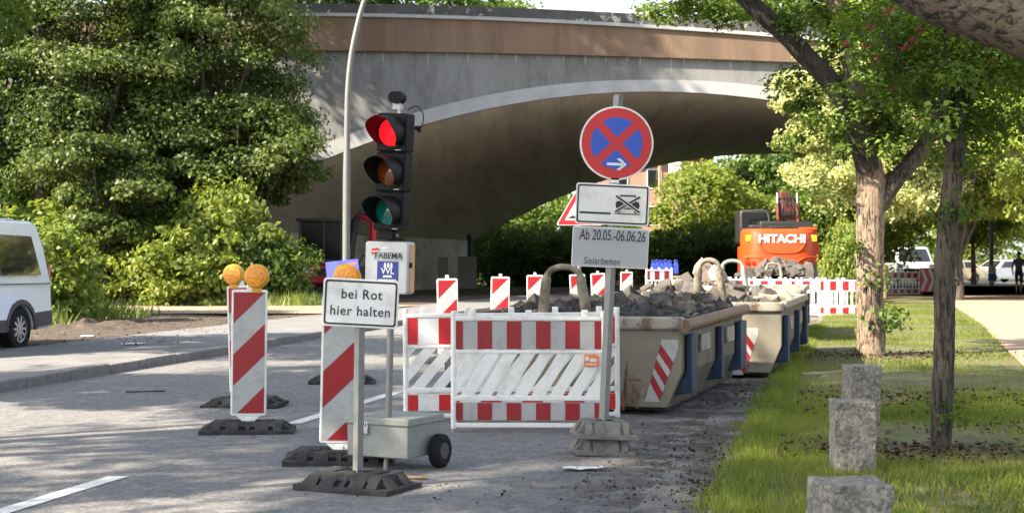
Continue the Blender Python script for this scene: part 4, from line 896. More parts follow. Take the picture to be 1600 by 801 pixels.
for k in range(4):
    ca = 90 * k; off = hw_ * math.sqrt(2); dl = math.degrees(math.asin(hw_ / ri))
    ctr = (off * math.cos(R(ca)), off * math.sin(R(ca)))
    pts = [(ctr[0], zc + ctr[1])] + [(ri * math.cos(R(ca - 45 + dl + (90 - 2 * dl) * i / 14)), zc + ri * math.sin(R(ca - 45 + dl + (90 - 2 * dl) * i / 14))) for i in range(15)]
    b.plate(pts, -.049, -.0472)
b.build('blue_field', 'blue_sheet', sd, smooth=False)
b = MB(); az = zc - rc * .57; u = rc
b.plate([(-.24 * u, az - .035 * u), (-.24 * u, az + .035 * u), (.2 * u, az + .035 * u), (.2 * u, az - .035 * u)], -.0505, -.0492)
for sg in (1, -1): b.plate([(.30 * u, az), (.24 * u, az), (.02 * u, az + sg * .14 * u), (.10 * u, az + sg * .17 * u)], -.0518, -.0506)
b.build('arrow', 'white_sheet', sd, smooth=False)
pz = zz(319.5); p1 = plate_sign(ns, 115 / s, 64 / s, pz, .02, x=-.01)
u = 115 / s; b = MB()
b.box((-.42 * u + .19 * u - .01 + .0, -.0475, pz - .125 * u * .98), (.42 * u, .0016, .014)); cx = .185 * u

for sg in (-1, 1):
    b.plate([(cx + sg * q[0] * u, pz + q[1] * u) for q in ((.055, -.03), (.09, -.055), (.15, -.05), (.165, .0), (.15, .045), (.10, .055), (.05, .03))], -.0482, -.0466)
    b.box((cx + sg * .10 * u, -.0475, pz + .085 * u), (.010, .0016, .075 * u)); b.box((cx + sg * .115 * u, -.0475, pz - .085 * u), (.045 * u, .0016, .04 * u))
b.box((cx, -.0475, pz + .125 * u), (.21 * u, .0016, .011)); b.box((cx, -.0475, pz + .04 * u), (.12 * u, .0016, .009)); b.box((cx, -.0475, pz - .045 * u), (.12 * u, .0016, .009)); b.box((cx, -.0475, pz - .12 * u), (.34 * u, .0016, .007))
b.build('car_symbol', 'black_ink', p1, smooth=False)
b = MB()
for sg in (-1, 1):
    b.box((cx, -.0502 - .0032 * (sg + 1), pz + .012 * u), (.39 * u, .0014, .046 * u), 1, rot=(0, sg * R(33), 0)); b.box((cx, -.0518 - .0032 * (sg + 1), pz + .012 * u), (.39 * u, .0014, .026 * u), 0, rot=(0, sg * R(33), 0))
b.build('cross', ['black_ink', 'white_sheet'], p1, smooth=False)
pz = zz(386.5); p2 = plate_sign(ns, 119 / s, 62 / s, pz, .014, 'grey_plate', False, x=-.012)
lettering('Ab 20.05.-06.06.26', .105, 'pencil', p2, (-.0, -.047, pz + .082), shear=.1, space=.98, sx=.60, bold=.0012)
lettering('Sielarbeiten', .07, 'pencil', p2, (-.2, -.047, pz - .1), shear=.18, sx=.8, align='LEFT')
# warning triangle
d = 22.0; s = F / d
tr = thing('road_sign', 'red bordered warning triangle half hidden behind the no stopping plates', 'sign', ((905 - 800) / s, d, 0), 0)
post_tube(tr, 0, .02, 0, H + 122 / s, .03); foot_plate(tr)
def tri(r, zc, rd):
    out = []
    for k in range(3):
        a = R(90 + 120 * k)
        for j in range(5): t = a + R(-60 + 30 * j); out.append(((r - 2 * rd) * math.cos(a) + rd * math.cos(t), zc + (r - 2 * rd) * math.sin(a) + rd * math.sin(t)))
    return out
zc = H + 79 / s; r_ = 40 / s
b = MB(); b.plate(tri(r_ + .02, zc, .02), -.045, -.04); q = b.build('sign_triangle', 'white_plastic', tr)
b = MB(); b.plate(tri(r_, zc, .02), -.0475, -.0452); b.build('red_border', 'red_bright', q, smooth=False)
b = MB(); b.plate(tri(r_ * .66, zc, .012), -.05, -.0478); b.build('white_field', 'white_sheet', q, smooth=False)
b = MB(); k = r_; b.plate([(-.44 * k, zc - .26 * k), (-.36 * k, zc - .18 * k), (-.24 * k, zc - .13 * k), (-.12 * k, zc - .2 * k), (0, zc - .2 * k), (.12 * k, zc - .2 * k), (.24 * k, zc - .13 * k), (.36 * k, zc - .18 * k), (.44 * k, zc - .26 * k)], -.0525, -.0503); b.build('bump_symbol', 'black_ink', q, smooth=False)

# ------------------------------------------------------------------ portable traffic light on its trolley
x, y = G(603, 733); s = F / y
tl = thing('traffic_light', 'portable traffic light showing red on a small grey wheeled box', 'traffic light', (x, y, 0))
zz = lambda py: H - (py - HY) / s
X_ = lambda px, py=None: (px - 602) / s
b = MB(); b.tube([(0, 0, 0), (X_(607), 0, zz(640))], .017, 12); b.tube([(X_(605), 0, zz(690)), (X_(611), 0, zz(440))], .0225, 14); b.tube([(X_(611), 0, zz(440)), (X_(617), .02, zz(365))], .02, 12)
b.cyl((X_(606), 0, zz(655)), (X_(606), 0, zz(667)), .03, 14); b.build('pole', 'galv', tl, bevel=0)
b = MB(); bw, bd, bh = .47, .42, .215; zb = .085
b.box((0, 0, zb + bh / 2), (bw, bd, bh)); b.box((0, 0, zb + bh + .02), (bw + .03, bd + .03, .05)); bx_ = b.build('equipment_box', 'galv_dull', tl, bevel=.008, loc=(.045, .15, 0), rot=(0, 0, R(-28)))
b = MB(); b.box((-.08, -bd / 2 - .012, zb + bh - .04), (.035, .018, .045)); b.tube(curve([(-.092, -bd / 2 - .012, zb + bh - .02), (-.08, -bd / 2 - .012, zb + bh + .02), (-.068, -bd / 2 - .012, zb + bh - .02)], 4), .004, 6); b.build('padlock', 'chrome', bx_, bevel=.004)
b = MB(); b.tube(curve([(-.14, -bd / 2 - .01, zb + .2), (-.13, -bd / 2 - .03, zb + .14), (-.10, -bd / 2 - .02, zb + .16)], 4), .006, 6); b.build('latch', 'dark_plastic', bx_)
for sg in (-1, 1):
    b = MB(); b.lathe([(.0, -.035), (.05, -.035), (.09, -.038), (.11, -.025), (.112, 0), (.11, .025), (.09, .038), (.05, .035), (0, .035)], (0, 0, 0), 'X', 28); wl = b.build('wheel', 'tyre', bx_, loc=(sg * (bw / 2 + .055), .1, .112))
    b = MB(); b.lathe([(0, -.04), (.05, -.04), (.056, -.034)], axis='X', n=20); b.lathe([(.056, .034), (.05, .04), (0, .04)], axis='X', n=20); b.build('hub', 'dark_plastic', wl)
b = MB(); b.tube([(-bw / 2 - .05, .1, .112), (bw / 2 + .05, .1, .112)], .012, 8); b.build('axle', 'galv_dull', bx_)
# control case
cw, chh, cdp = 70 / s, 81 / s, .14
zc = zz(418); cc = MB(); cc.plate(rrect(cw, chh, .018), -cdp / 2, cdp / 2)
ca = cc.build('control_case', 'alu_case', tl, bevel=.008, loc=(X_(609), -.04, zc), rot=(0, R(1.5), R(-16)))
b = MB(); b.box((cw / 2 + .003, .012, 0), (.008, cdp * .55, chh * .92)); b.box((cw / 2 + .006, -.02, .02), (.01, .03, .035), 1); b.build('side_strip', ['peach', 'black_plastic'], ca, bevel=.002)  # peach strip along the right side of the control case
yf = -cdp / 2
lb = MB(); lb.plate(rrect(.2, .056, .006, .012, .075), yf - .003, yf - .0005); lb.build('maker_label', 'silver_sheet', ca, smooth=False)
lettering('FABEMA', .052, 'black_ink', ca, (.016, yf - .0045, .076), bold=.0004)
b = MB(); b.plate([(-.105, .085), (-.085, .085), (-.045, .115), (-.06, .128), (-.1, .12)], yf - .004, yf - .001); b.plate([(-.1, .098), (-.05, .108), (-.052, .113), (-.1, .104)], yf - .0055, yf - .0041, 1); b.build('logo', ['red_bright', 'white_sheet'], ca, smooth=False)
b = MB(); b.box((.0, yf - .002, .128), (.05, .002, .01)); b.build('small_label', 'white_sheet', ca, smooth=False)
b = MB(); b.plate([(-.06, -.085), (.085, -.085), (.085, .042), (-.06, .042)], yf - .003, yf - .0005); b.build('blue_label', 'navy_sheet', ca, smooth=False)
lettering('VVL', .055, 'white_sheet', ca, (.012, yf - .0045, -.022), bold=.0012, sx=.95, name='label_lettering')
b = MB(); b.plate([(-.022, -.062), (.046, -.062), (.038, -.048), (-.014, -.048)], yf - .0046, yf - .0031)
for k in range(3): b.plate([(-.014 + .022 * k, .0), (.002 + .022 * k, .0), (.002 + .022 * k, .02), (-.002 + .022 * k, .033), (-.01 + .022 * k, .033), (-.014 + .022 * k, .02)], yf - .0046, yf - .0031)
b.box((.012, yf - .0038, -.077), (.12, .0015, .006)); b.build('emblem', 'white_sheet', ca, smooth=False)
# signal head, turned towards the oncoming lane
hd = MB(); hh, hw2, hdp = .765, .215, .115
for k in range(3): hd.plate(rrect(hw2, hh / 3 - .006, .012, 0, (1 - k) * hh / 3), -hdp / 2, hdp / 2)
hd.box((0, .01, 0), (hw2 * .9, hdp * .8, hh * .98)); hd.box((0, .0, -hh / 2 - .03), (.06, .06, .07)); hd.box((0, .0, -hh / 2 - .05), (.2, .05, .02))
hdo = hd.build('signal_head', 'black_plastic', tl, bevel=.008, loc=(X_(615), -.02, zz(269)), rot=(R(2), R(4), R(-24)))
for k, (lm, rad) in enumerate((('red_lens', .088), ('amber_dark', .088), ('green_dark', .088))):
    z = (1 - k) * hh / 3; ln = MB(); ln.lathe([(0, -.018), (rad * .6, -.012), (rad, 0)], (0, -hdp / 2 - .006, z), 'Y', 36)
    ln.build('lens', lm, hdo)
    vv = MB(); n = 30; r0 = .101; prof = []
    vs = []; fs = []
    for i in range(n + 1):
        a = R(-52 + 284 * i / n); cs_, sn = math.cos(a), math.sin(a)
        ext = .19 * (0.35 + .65 * min(1, max(0, (sn + .75) / 1.2)))
        for rr_, yy in ((r0, 0), (r0, -ext), (r0 - .004, -ext), (r0 - .004, 0)): vs.append((rr_ * cs_, -hdp / 2 - .001 + yy, z + rr_ * sn))
    for i in range(n):
        for j in range(4): fs.append((4 * i + j, 4 * (i + 1) + j, 4 * (i + 1) + (j + 1) % 4, 4 * i + (j + 1) % 4))
    vv.add(vs, fs); vv.lathe([(r0, -hdp / 2 - .004), (r0 + .006, -hdp / 2 - .012), (r0 - .01, -hdp / 2 - .012), (r0 - .012, -hdp / 2 - .002)], (0, 0, z), 'Y', 36)
    vv.build('visor', 'visor_red', hdo)
    q = MB(); q.box((.055, -hdp / 2 - .002, z - hh / 6 + .016), (.04, .002, .006)); q.build('maker_mark', 'silver_sheet', hdo, smooth=False)
b = MB(); b.ell((0, 0, .055), (.055, .05, .046), 18, 10); b.plate(rrect(.1, .075, .035, 0, .055), -.06, -.03); dt = b.build('detector', 'black_plastic', tl, loc=(X_(621), -.02, zz(167)), rot=(0, R(3), R(-15)))
b = MB(); b.box((0, 0, .0), (.055, .05, .04)); b.box((0.01, 0, -.025), (.02, .02, .04)); b.build('bracket', 'alu_case', dt)
b = MB(); b.tube(curve([AT(p, q_, y) for p, q_ in ((637, 172), (650, 166), (661, 178), (660, 195), (655, 202))], 5), .0035, 6); b.tube([AT(648, 200, y), AT(656, 200, y)], .014, 10); b.tube([AT(655, 198, y), AT(655, 207, y)], .012, 10)
o = b.build('cable', 'black_plastic', tl); o.location = (-x, -y, 0)

# ------------------------------------------------------------------ street lamp with poster
d = 27.0; s = F / d; x = (541 - 800) / s
sp = thing('street_lamp', 'tall grey curved street lamp pole at the kerb behind the traffic light', 'street lamp', (x, d, .1))
b = MB(); b.tube(curve([(0, 0, -.1), (0, 0, 1.4), (.01, 0, 3.2), (.04, 0, 4.55), (.17, 0, 5.45), (.42, 0, 6.25), (.95, 0, 6.95), (1.7, 0, 7.3), (2.2, 0, 7.35)], 6), list(np.interp(np.linspace(0, 1, 49), [0, .24, .26, 1], [.07, .068, .056, .035])), 16); b.cyl((.005, 0, 2.85), (.005, 0, 2.93), .062, 16); b.build('pole', 'lamp_pole', sp)
b = MB(); b.ell((2.45, 0, 7.34), (.4, .14, .09)); b.build('lamp_head', 'alu_case', sp)
po = MB(); po.plate(rrect(.6, .84, .01, 0, 0), -.004, .004); po = po.build('poster', 'poster', loc=(x - .03, d - .085, H - .38), rot=(0, R(-6), 0)); tag(po, 'blue cardboard poster strapped to the street lamp pole', 'poster')
b = MB(); b.plate([(.06, .3), (.26, .33), (.26, .37), (.06, .345)], -.0062, -.0042); b.build('printed_stripe', 'orange_label', po, smooth=False)

# ------------------------------------------------------------------ skips
def skip(label, loc, rz, L, side_m, panel_m, face_m='skip_beige', zt=.84, hatch=True, loop=True, pipe=True, loop_m='loop_worn', lw=.36, lh=.48, lx_=0.0, hat=(.07, 0)):
    root = thing('skip_container', label, 'skip', loc, rz, 'rubble skips along the roadside')
    w, wb, z0, zm = 1.13, .97, .07, .38
    out = [(-wb, z0), (wb, z0), (w - .03, zm), (w - .03, zt), (-w + .03, zt), (-w + .03, zm)]
    for y0_, y1_ in ((0, .05), (L - .05, L)): b = MB(); b.plate(out, y0_, y1_); b.build('end_wall', face_m, root, bevel=.006)
    for sg in (-1, 1):
        b = MB(); th = .03
        P_ = [(sg * wb, z0), (sg * (w - .03), zm), (sg * (w - .03), zt)]; Q_ = [(sg * (wb - th), z0 + th), (sg * (w - .03 - th), zm + .005), (sg * (w - .03 - th), zt)]
        b.plate([P_[0], P_[1], Q_[1], Q_[0]], .052, L - .052); b.plate([(P_[1][0], P_[1][1] + .001), (P_[2][0], P_[2][1] - .001), (Q_[2][0], Q_[2][1] - .001), (Q_[1][0], Q_[1][1] + .001)], .052, L - .052)
        b.build('side_wall', side_m, root)
        for i, yy in enumerate((.30, L * .52, L - .34)):
            wd = (.30, .16, .46)[i]; b = MB()
            b.plate([(sg * (wb + .03), z0 + .10), (sg * (w + .035), z0 + .12), (sg * (w + .035), zt - .12), (sg * (w - .02), zt - .12), (sg * (w - .02), zm)], yy - wd / 2, yy + wd / 2)
            b.build('stake_pocket', panel_m, root, bevel=.008)
        for yy in (L * .3, L * .72): b = MB(); b.box((sg * (w - .012), yy, .60), (.03, .5, .16)); b.build('worn_panel', 'skip_rim', root, bevel=.008)
    b = MB(); b.box((0, L / 2, z0 - .002), (2 * wb - .04, L - .12, .05)); b.build('floor', 'exc_black', root)
    for yy in (.03, L - .03): b = MB(); b.box((0, yy, zt - .02), (2 * w - .02, .13, .12)); b.build('end_rim', 'skip_rim', root, bevel=.025)
    for sg in (-1, 1):
        b = MB()
        if pipe and sg > 0: b.tube([(w - .0, -.02, zt - .04), (w, L + .03, zt - .0)], .058, 18)
        else: b.box((sg * (w - .02), L / 2, zt + .0), (.1, L - .15, .09))
        b.build('side_rim', 'rust_pipe' if pipe else 'skip_rim', root, bevel=0 if pipe and sg > 0 else .02)
    for i, yy in enumerate((.35, L - .35)):
        for sg in (-1, 1):
            b = MB(); b.lathe([(0, -.07), (.075, -.07), (.08, 0), (.075, .07), (0, .07)], (sg * .62, yy, .08), 'X', 20); b.box((sg * .62, yy, .12), (.2, .05, .06)); b.build('roller', 'rust_pipe', root)
    if loop:
        b = MB(); p = [(lx_ - lw * .5 - .03, .1, zt - .12), (lx_ - lw * .49, .1, zt + lh * .55), (lx_ - lw * .38, .1, zt + lh * .9), (lx_, .1, zt + lh), (lx_ + lw * .38, .1, zt + lh * .9), (lx_ + lw * .49, .1, zt + lh * .55), (lx_ + lw * .5 + .06, .1, zt - .12)]
        b.tube(curve(p, 6), list(np.interp(np.linspace(0, 1, 37), [0, .25, .3, .7, .75, 1], [.05, .045, .03, .03, .045, .05])), 12, jit=.03)
        for sg in (-1, 1): b.lathe([(.0, -.02), (.07, -.02), (.07, .02), (0, .02)], (lx_ + sg * (lw * .5 + .1), .16, zt + .02), 'X', 18)
        b.build('lifting_loop', loop_m, root)
    if hatch:
        b = MB(); hx0, hx1 = .74, .98
        pts = [(.70, z0 + .05), (.83, z0 + .05), (1.0, z0 + .52), (1.0, z0 + .60), (.855, z0 + .60)]
        b.plate(pts, -.0025, -.0005, 0)
        for k in range(5):
            zc_ = z0 + .005 + k * .132
            q = [(.5, zc_ + .10), (1.1, zc_ - .10 - .03), (1.1, zc_ - .03 - .02), (.5, zc_ + .18)]
            # clip to the leaning strip by its slanted edges
            lft = lambda z: .70 + .155 * (z - (z0 + .05)) / .55; rgt = lambda z: min(1.0, .83 + .17 * (z - (z0 + .05)) / .47)
            za, zb_ = zc_, zc_ + .085
            if zb_ + .075 > z0 + .605 or za - .075 < z0 + .05: continue
            b.plate([(lft(zb_), zb_), (rgt(za - .075), za - .075), (rgt(za - .0), za), (lft(zb_ + .075), zb_ + .075)], -.0045, -.0027, 1)
        b.build('hazard_strip', ['silver_sheet', 'red_sheet'], root, smooth=False, loc=(hat[0], 0, hat[1]))
        b = MB()
        rr = random.Random(3)
        for k in range(16):
            xx = rr.gauss(.60, .06); zz_ = z0 + abs(rr.gauss(.18, .12)); b.box((xx, -.0012, zz_), (rr.uniform(.006, .03), .002, rr.uniform(.05, .2)))
        b.box((.66, -.0013, z0 + .24), (.12, .0022, .02)); b.box((.56, -.0013, z0 + .06), (.16, .0022, .03)); b.box((.5, -.0013, z0 + .5), (.13, .0022, .012), rot=(0, .25, 0)); b.build('rust_scrape', 'rust_pipe', root, smooth=False)
    return root
TH1 = math.atan(.27)
s1 = skip('nearest beige skip full of black broken asphalt, with brown pipe rim and hazard strip', (.30, 12.98, .0), -R(17), 3.75, 'skip_side', 'skip_blue', zt=.83, lx_=.0)
s1.location = (.44, 13.28, 0)
s2 = skip('second beige skip heaped with cobblestones behind the nearest skip', (2.06, 17.35, 0), -R(14.5), 4.6, 'skip_side', 'skip_blue', zt=.85, pipe=False, lw=.27, lh=.53, lx_=.25, hat=(-.17, -.08))
s3 = skip('faded blue skip behind the heap of cobblestones', (3.62, 24.2, 0), -R(12.5), 4.8, 'skip_blue', 'skip_blue', 'skip_greyblue', zt=.88, hatch=False, pipe=False, loop_m='galv_dull', lw=.38, lh=.5)
s4 = skip('farthest skip standing behind the barriers below the orange digger', (7.1, 40.0, 0), -R(14), 3.4, 'skip_side', 'skip_blue', 'skip_beige', zt=.85, hatch=False, pipe=False, lw=.4, lh=.48)
def chunk(b, c, r, rr, mi=0, flat=1.0):
    n = 0; pts = []
    e = Euler((rr.uniform(0, 6.28), rr.uniform(0, 6.28), rr.uniform(0, 6.28))).to_matrix()
    ds = (rr.uniform(.7, 1.3), rr.uniform(.6, 1.1), rr.uniform(.45, .85) * flat)
    vs = []
    for sx in (-1, 1):
        for sy in (-1, 1):
            for sz in (-1, 1):
                p = Vector((sx * ds[0] * rr.uniform(.6, 1.05), sy * ds[1] * rr.uniform(.6, 1.05), sz * ds[2] * rr.uniform(.6, 1.05))) * r
                vs.append(e @ p + Vector(c))
    b.add(vs, [(0, 1, 3, 2), (4, 6, 7, 5), (0, 4, 5, 1), (2, 3, 7, 6), (0, 2, 6, 4), (1, 5, 7, 3)], mi)
def heap(root, L, zt, prof, n, m, r0, r1, label, seed, back=.3):
    rr = random.Random(seed); b = MB(); vs = []; NX, NY = 20, 36
    for j in range(NY + 1):
        for i in range(NX + 1):
            x, y = -1.05 + 2.1 * i / NX, .08 + (L - .16) * j / NY; vs.append((x, y, prof(x, y) - .06 + rr.uniform(-.04, .04)))
    b.add(vs, [(j * (NX + 1) + i, j * (NX + 1) + i + 1, (j + 1) * (NX + 1) + i + 1, (j + 1) * (NX + 1) + i) for j in range(NY) for i in range(NX)])
    for _ in range(n):
        x, y = rr.uniform(-1.0, 1.0), rr.uniform(.14, L - .15); r = rr.uniform(r0, r1) * (1 if rr.random() < .8 else 1.5)
        chunk(b, (x, y, prof(x, y) + rr.uniform(-.02, .03)), r, rr)
    o = b.build('rubble', m, None, smooth=False); o.location = root.location; o.rotation_euler = root.rotation_euler
    return tag(o, label, 'rubble', kind='stuff')
pr1 = lambda x, y: .735 + .09 * (1 - (x / 1.1) ** 2) * min(1, y / .8) + .03 * math.sin(3 * x + 2 * y) + .035 * max(0, y - .8)
heap(s1, 3.75, .83, pr1, 1500, 'asphalt_chunk', .03, .085, 'black broken asphalt chunks filling the nearest skip', 5)
pr2 = lambda x, y: .78 + .22 * math.exp(-((x + .1) / .75) ** 2 - ((y - 1.9) / 1.5) ** 2)
heap(s2, 4.6, .85, pr2, 500, 'cobble', .05, .09, 'grey rubble under the cobblestones in the second skip', 6)
pr3 = lambda x, y: .6 + .02 * math.sin(4 * x + y)
heap(s3, 4.8, .88, pr3, 200, 'cobble', .05, .1, 'grey rubble lying low in the blue skip', 7)
pr4 = lambda x, y: .9 + .4 * math.exp(-((x - .2) / .8) ** 2 - ((y - 1.0) / 1.0) ** 2)
heap(s4, 3.4, .85, pr4, 260, 'cobble', .08, .16, 'grey stones heaped in the farthest skip', 8)
# single cobblestones: each one its own object
def cobble_mesh(seed, m):
    import bmesh
    rr = random.Random(seed); bm = bmesh.new(); bmesh.ops.create_cube(bm, size=1)
    for v in bm.verts: v.co = Vector((v.co.x * rr.uniform(.8, 1.1), v.co.y * rr.uniform(.75, 1.1), v.co.z * rr.uniform(.6, 1.0))) * .19
    bmesh.ops.bevel(bm, geom=list(bm.edges), offset=.018, segments=2, profile=.6, affect='EDGES')
    for v in bm.verts: v.co += Vector((rr.gauss(0, .003), rr.gauss(0, .003), rr.gauss(0, .003)))
    me = bpy.data.meshes.new('cobblestone'); bm.to_mesh(me); bm.free(); me.materials.append(M[m]); return me
CBM = [cobble_mesh(i, 'cobble') for i in range(5)] + [cobble_mesh(9, 'cobble_pale')]
rr = random.Random(12); mw2 = Matrix.Translation(s2.location) @ s2.rotation_euler.to_matrix().to_4x4()
for i in range(64):
    x = max(-.95, min(.98, rr.gauss(.05, .5))); yy = max(.2, min(3.0, rr.gauss(1.2, .6)))
    pale = i % 9 == 4
    o = bpy.data.objects.new('cobblestone', CBM[5] if pale else CBM[i % 5]); COL.objects.link(o)
    z = pr2(x, yy) + .035 + (.07 if i % 4 == 0 else 0)
    o.location = mw2 @ Vector((x, yy, z)); o.rotation_euler = (rr.uniform(-.7, .7), rr.uniform(-.7, .7), rr.uniform(0, 6.28)); k = rr.uniform(.7, 1.15); o.scale = (k, k, k)
    tag(o, 'pale beige cobblestone among the dark ones in the second skip' if pale else 'dark grey cobblestone lying in the heap on the second skip', 'stone', 'cobblestones heaped in the second skip')
big = cobble_mesh(31, 'cobble_pale')
for px, py, d_, lb, e in ((1099, 424, 19.3, 'pointed sunlit stone crowning the heap, in front of the beige skip loop', (.6, .75, .2)), (1123, 434, 19.2, 'smaller pointed pale stone right of the tallest stone', (.7, .6, .9)), (1197, 467, 18.0, 'pale block with a notch lying at the front rim of the second skip', (0.1, .2, .1)), (1216, 468, 18.05, 'pale square block at the right corner of the second skip', (.05, .1, .3))):
    o = bpy.data.objects.new('stone_block', big); COL.objects.link(o); o.location = AT(px, py, d_); o.rotation_euler = e; o.scale = (1.35,) * 3 if py < 460 else (.85,) * 3
    tag(o, lb, 'stone', 'pale stone blocks on the second skip')

# ------------------------------------------------------------------ granite posts, litter items
def granite_post(label, x, y, w_, h_, rz, seed):
    import bmesh
    rr = random.Random(seed); bm = bmesh.new(); bmesh.ops.create_cube(bm, size=1)
    for v in bm.verts: v.co = Vector((v.co.x * w_, v.co.y * w_, (v.co.z + .5) * (h_ + .1) - .1))
    bmesh.ops.subdivide_edges(bm, edges=list(bm.edges), cuts=9, use_grid_fill=True)
    from mathutils import noise as nz
    for v in bm.verts:
        q = v.co * 9 + Vector((seed * 3.1, 0, 0)); k = nz.noise(q) * .014 + nz.noise(q * 2.7) * .008
        dd = Vector((v.co.x, v.co.y, 0)).normalized(); v.co += dd * k; v.co.z += nz.noise(q * 1.3) * .006 if v.co.z > h_ - .02 else 0
        v.co.x += v.co.z * .015 * (1 if seed % 2 else -1)
    me = bpy.data.meshes.new('granite_post'); bm.to_mesh(me); bm.free(); me.materials.append(M['granite'])
    o = link('granite_post', me, None, .006, (x, y, .05), (0, 0, rz)); return tag(o, label, 'post', 'rough granite posts on the verge')
granite_post('nearest rough granite post, cut off by the bottom of the picture', 1.31, 5.75, .265, .45, R(3), 1)
granite_post('middle rough granite post, tallest of the three in a row', 2.13, 9.2, .25, .44, R(-3), 2)
granite_post('farthest rough granite post, overlapped by the middle one', 2.83, 11.95, .25, .47, R(2), 3)
def scrap(label, px, py, w_, h_, rz):
    b = MB(); n = 5; vs = [((i / n - .5) * w_, (j / n - .5) * h_, .006 + random.uniform(0, .014)) for j in range(n + 1) for i in range(n + 1)]
    b.add(vs, [(j * (n + 1) + i, j * (n + 1) + i + 1, (j + 1) * (n + 1) + i + 1, (j + 1) * (n + 1) + i) for j in range(n) for i in range(n)])
    z = .1 if px < 300 else 0; x, y = G(px, py, z)
    o = b.build('paper_scrap', 'paper', loc=(x, y, z + .006), rot=(0, 0, rz)); return tag(o, label, 'litter', 'scraps of white paper on the ground')
scrap('white paper scrap on the road at the foot of the no stopping sign', 911, 734, .26, .12, R(3))
scrap('small white paper scrap on the bare earth behind the van', 136, 526, .2, .25, R(10)); scrap('crumpled white paper at the back edge of the pavement', 208, 538, .3, .3, R(-5))
b = MB(); b.tube(curve([(-.2, 0, .012), (-.05, .02, .014), (.08, -.01, .016), (.2, .02, .012)], 4), [.008] * 13, 6); x, y = G(228, 613); tag(b.build('twig', 'bark_dark', loc=(x, y, 0), rot=(0, 0, R(12))), 'dark twig lying on the open road near the left kerb', 'twig')

# ------------------------------------------------------------------ vehicles
def wheel(parent, loc, r, wd, side, spokes=10):
    b = MB(); b.lathe([(r * .6, -wd / 2), (r * .93, -wd / 2), (r, -wd * .36), (r, wd * .36), (r * .93, wd / 2), (r * .6, wd / 2)], (0, 0, 0), 'Y', 36)
    w_ = b.build('wheel', 'tyre', parent, loc=loc)
    b = MB(); y = side * wd * .44; b.lathe([(r * .61, side * wd * .46), (r * .56, side * wd * .3), (r * .52, side * wd * .2), (0, side * wd * .2)], (0, 0, 0), 'Y', 32, 1); b.lathe([(r * .61, side * wd * .5), (r * .64, side * wd * .47), (r * .57, side * wd * .42)], (0, 0, 0), 'Y', 32)
    for k in range(spokes): a = 2 * math.pi * k / spokes; b.box((r * .33 * math.cos(a), side * wd * .36, r * .33 * math.sin(a)), (r * .52, .03, r * .12), 0, rot=(0, -a, 0))
    b.lathe([(r * .14, side * wd * .3), (r * .13, side * wd * .45), (0, side * wd * .46)], (0, 0, 0), 'Y', 16)
    b.build('rim', ['rim_alloy', 'black_plastic'], w_); return w_
def vehicle(name, label, loc, rz, prof, W, paint, wheels, wr, belt, tuck, windows, extra=None, cat='car'):
    """prof: closed side outline in x-z, front at -x; the wheel arches are cut into its lower edge"""
    root = thing(name, label, cat, loc, rz); zs = max(p[1] for p in prof)
    half = lambda z: W / 2 - tuck * max(0, (z - belt) / (zs - belt)) ** 1.0 - (.02 if z < .25 else 0)
    b = MB(); n = len(prof)
    vs = [(p[0], -half(p[1]), p[1]) for p in prof] + [(p[0], half(p[1]), p[1]) for p in prof]
    b.add(vs, [tuple(range(n)), tuple(range(2 * n - 1, n - 1, -1))] + [(i + n, (i + 1) % n + n, (i + 1) % n, i) for i in range(n)])
    b.build('body', paint, root, bevel=.045, angle=.7)
    for poly, nm, m_, o_ in windows:
        for sg in (-1, 1):
            b = MB(); k = len(poly); v = [(p[0], sg * (half(p[1]) + o_), p[1]) for p in poly] + [(p[0], sg * (half(p[1]) - .02), p[1]) for p in poly]
            f = [tuple(range(k)) if sg < 0 else tuple(range(k - 1, -1, -1))] + [(i, (i + 1) % k, (i + 1) % k + k, i + k) for i in range(k)]
            b.add(v, f); b.build(nm, m_, root)
    for x in wheels:
        for sg in (-1, 1): wheel(root, (x, sg * (W / 2 - .12), wr), wr, .21, sg)
    return root, half
def arches(pts_before, wheels, r, zl, pts_after):
    out = list(pts_before)
    for x in wheels:
        out += [(x - r, zl)] + [(x - r * math.cos(R(t)), zl + (r * math.sin(R(t)))) for t in range(20, 180, 20)] + [(x + r, zl)]
    return out + list(pts_after)
prof = arches([(-2.42, .30)], (-1.5, 1.5), .40, .30, [(2.40, .32), (2.46, .5), (2.44, 1.0), (2.36, 1.55), (2.24, 1.9), (2.05, 1.96), (-.9, 1.96), (-1.25, 1.86), (-2.0, 1.13), (-2.38, .98), (-2.46, .62)])
win = [([(.55, 1.13), (2.12, 1.13), (2.0, 1.72), (.55, 1.74)], 'window', 'glass_dark', .004), ([(-.75, 1.13), (.46, 1.13), (.46, 1.74), (-.75, 1.74)], 'window', 'glass_dark', .004), ([(-1.72, 1.14), (-.84, 1.13), (-.84, 1.73), (-1.12, 1.72)], 'window', 'glass_dark', .004),
       ([(-1.08, .30), (1.08, .30), (1.08, .48), (-1.08, .48)], 'sill_cladding', 'dark_plastic', .012), ([(1.93, .34), (2.42, .36), (2.44, .58), (1.93, .56)], 'bumper_cladding', 'dark_plastic', .012), ([(-1.0, 1.0), (2.4, .99), (2.4, 1.005), (-1.0, 1.015)], 'body_crease', 'dark_plastic', .003)]
for xw in (1.5, -1.5):
    ring = [(xw - .47 * math.cos(R(t)), .30 + .47 * math.sin(R(t))) for t in range(0, 181, 15)] + [(xw - .40 * math.cos(R(t)), .30 + .40 * math.sin(R(t))) for t in range(180, -1, -15)]
    win.append((ring, 'wheel_arch_trim', 'dark_plastic', .012))
vr = math.atan2(.178, 1.0)
vx, vy = G(32, 551); ax = (math.sin(vr), math.cos(vr))
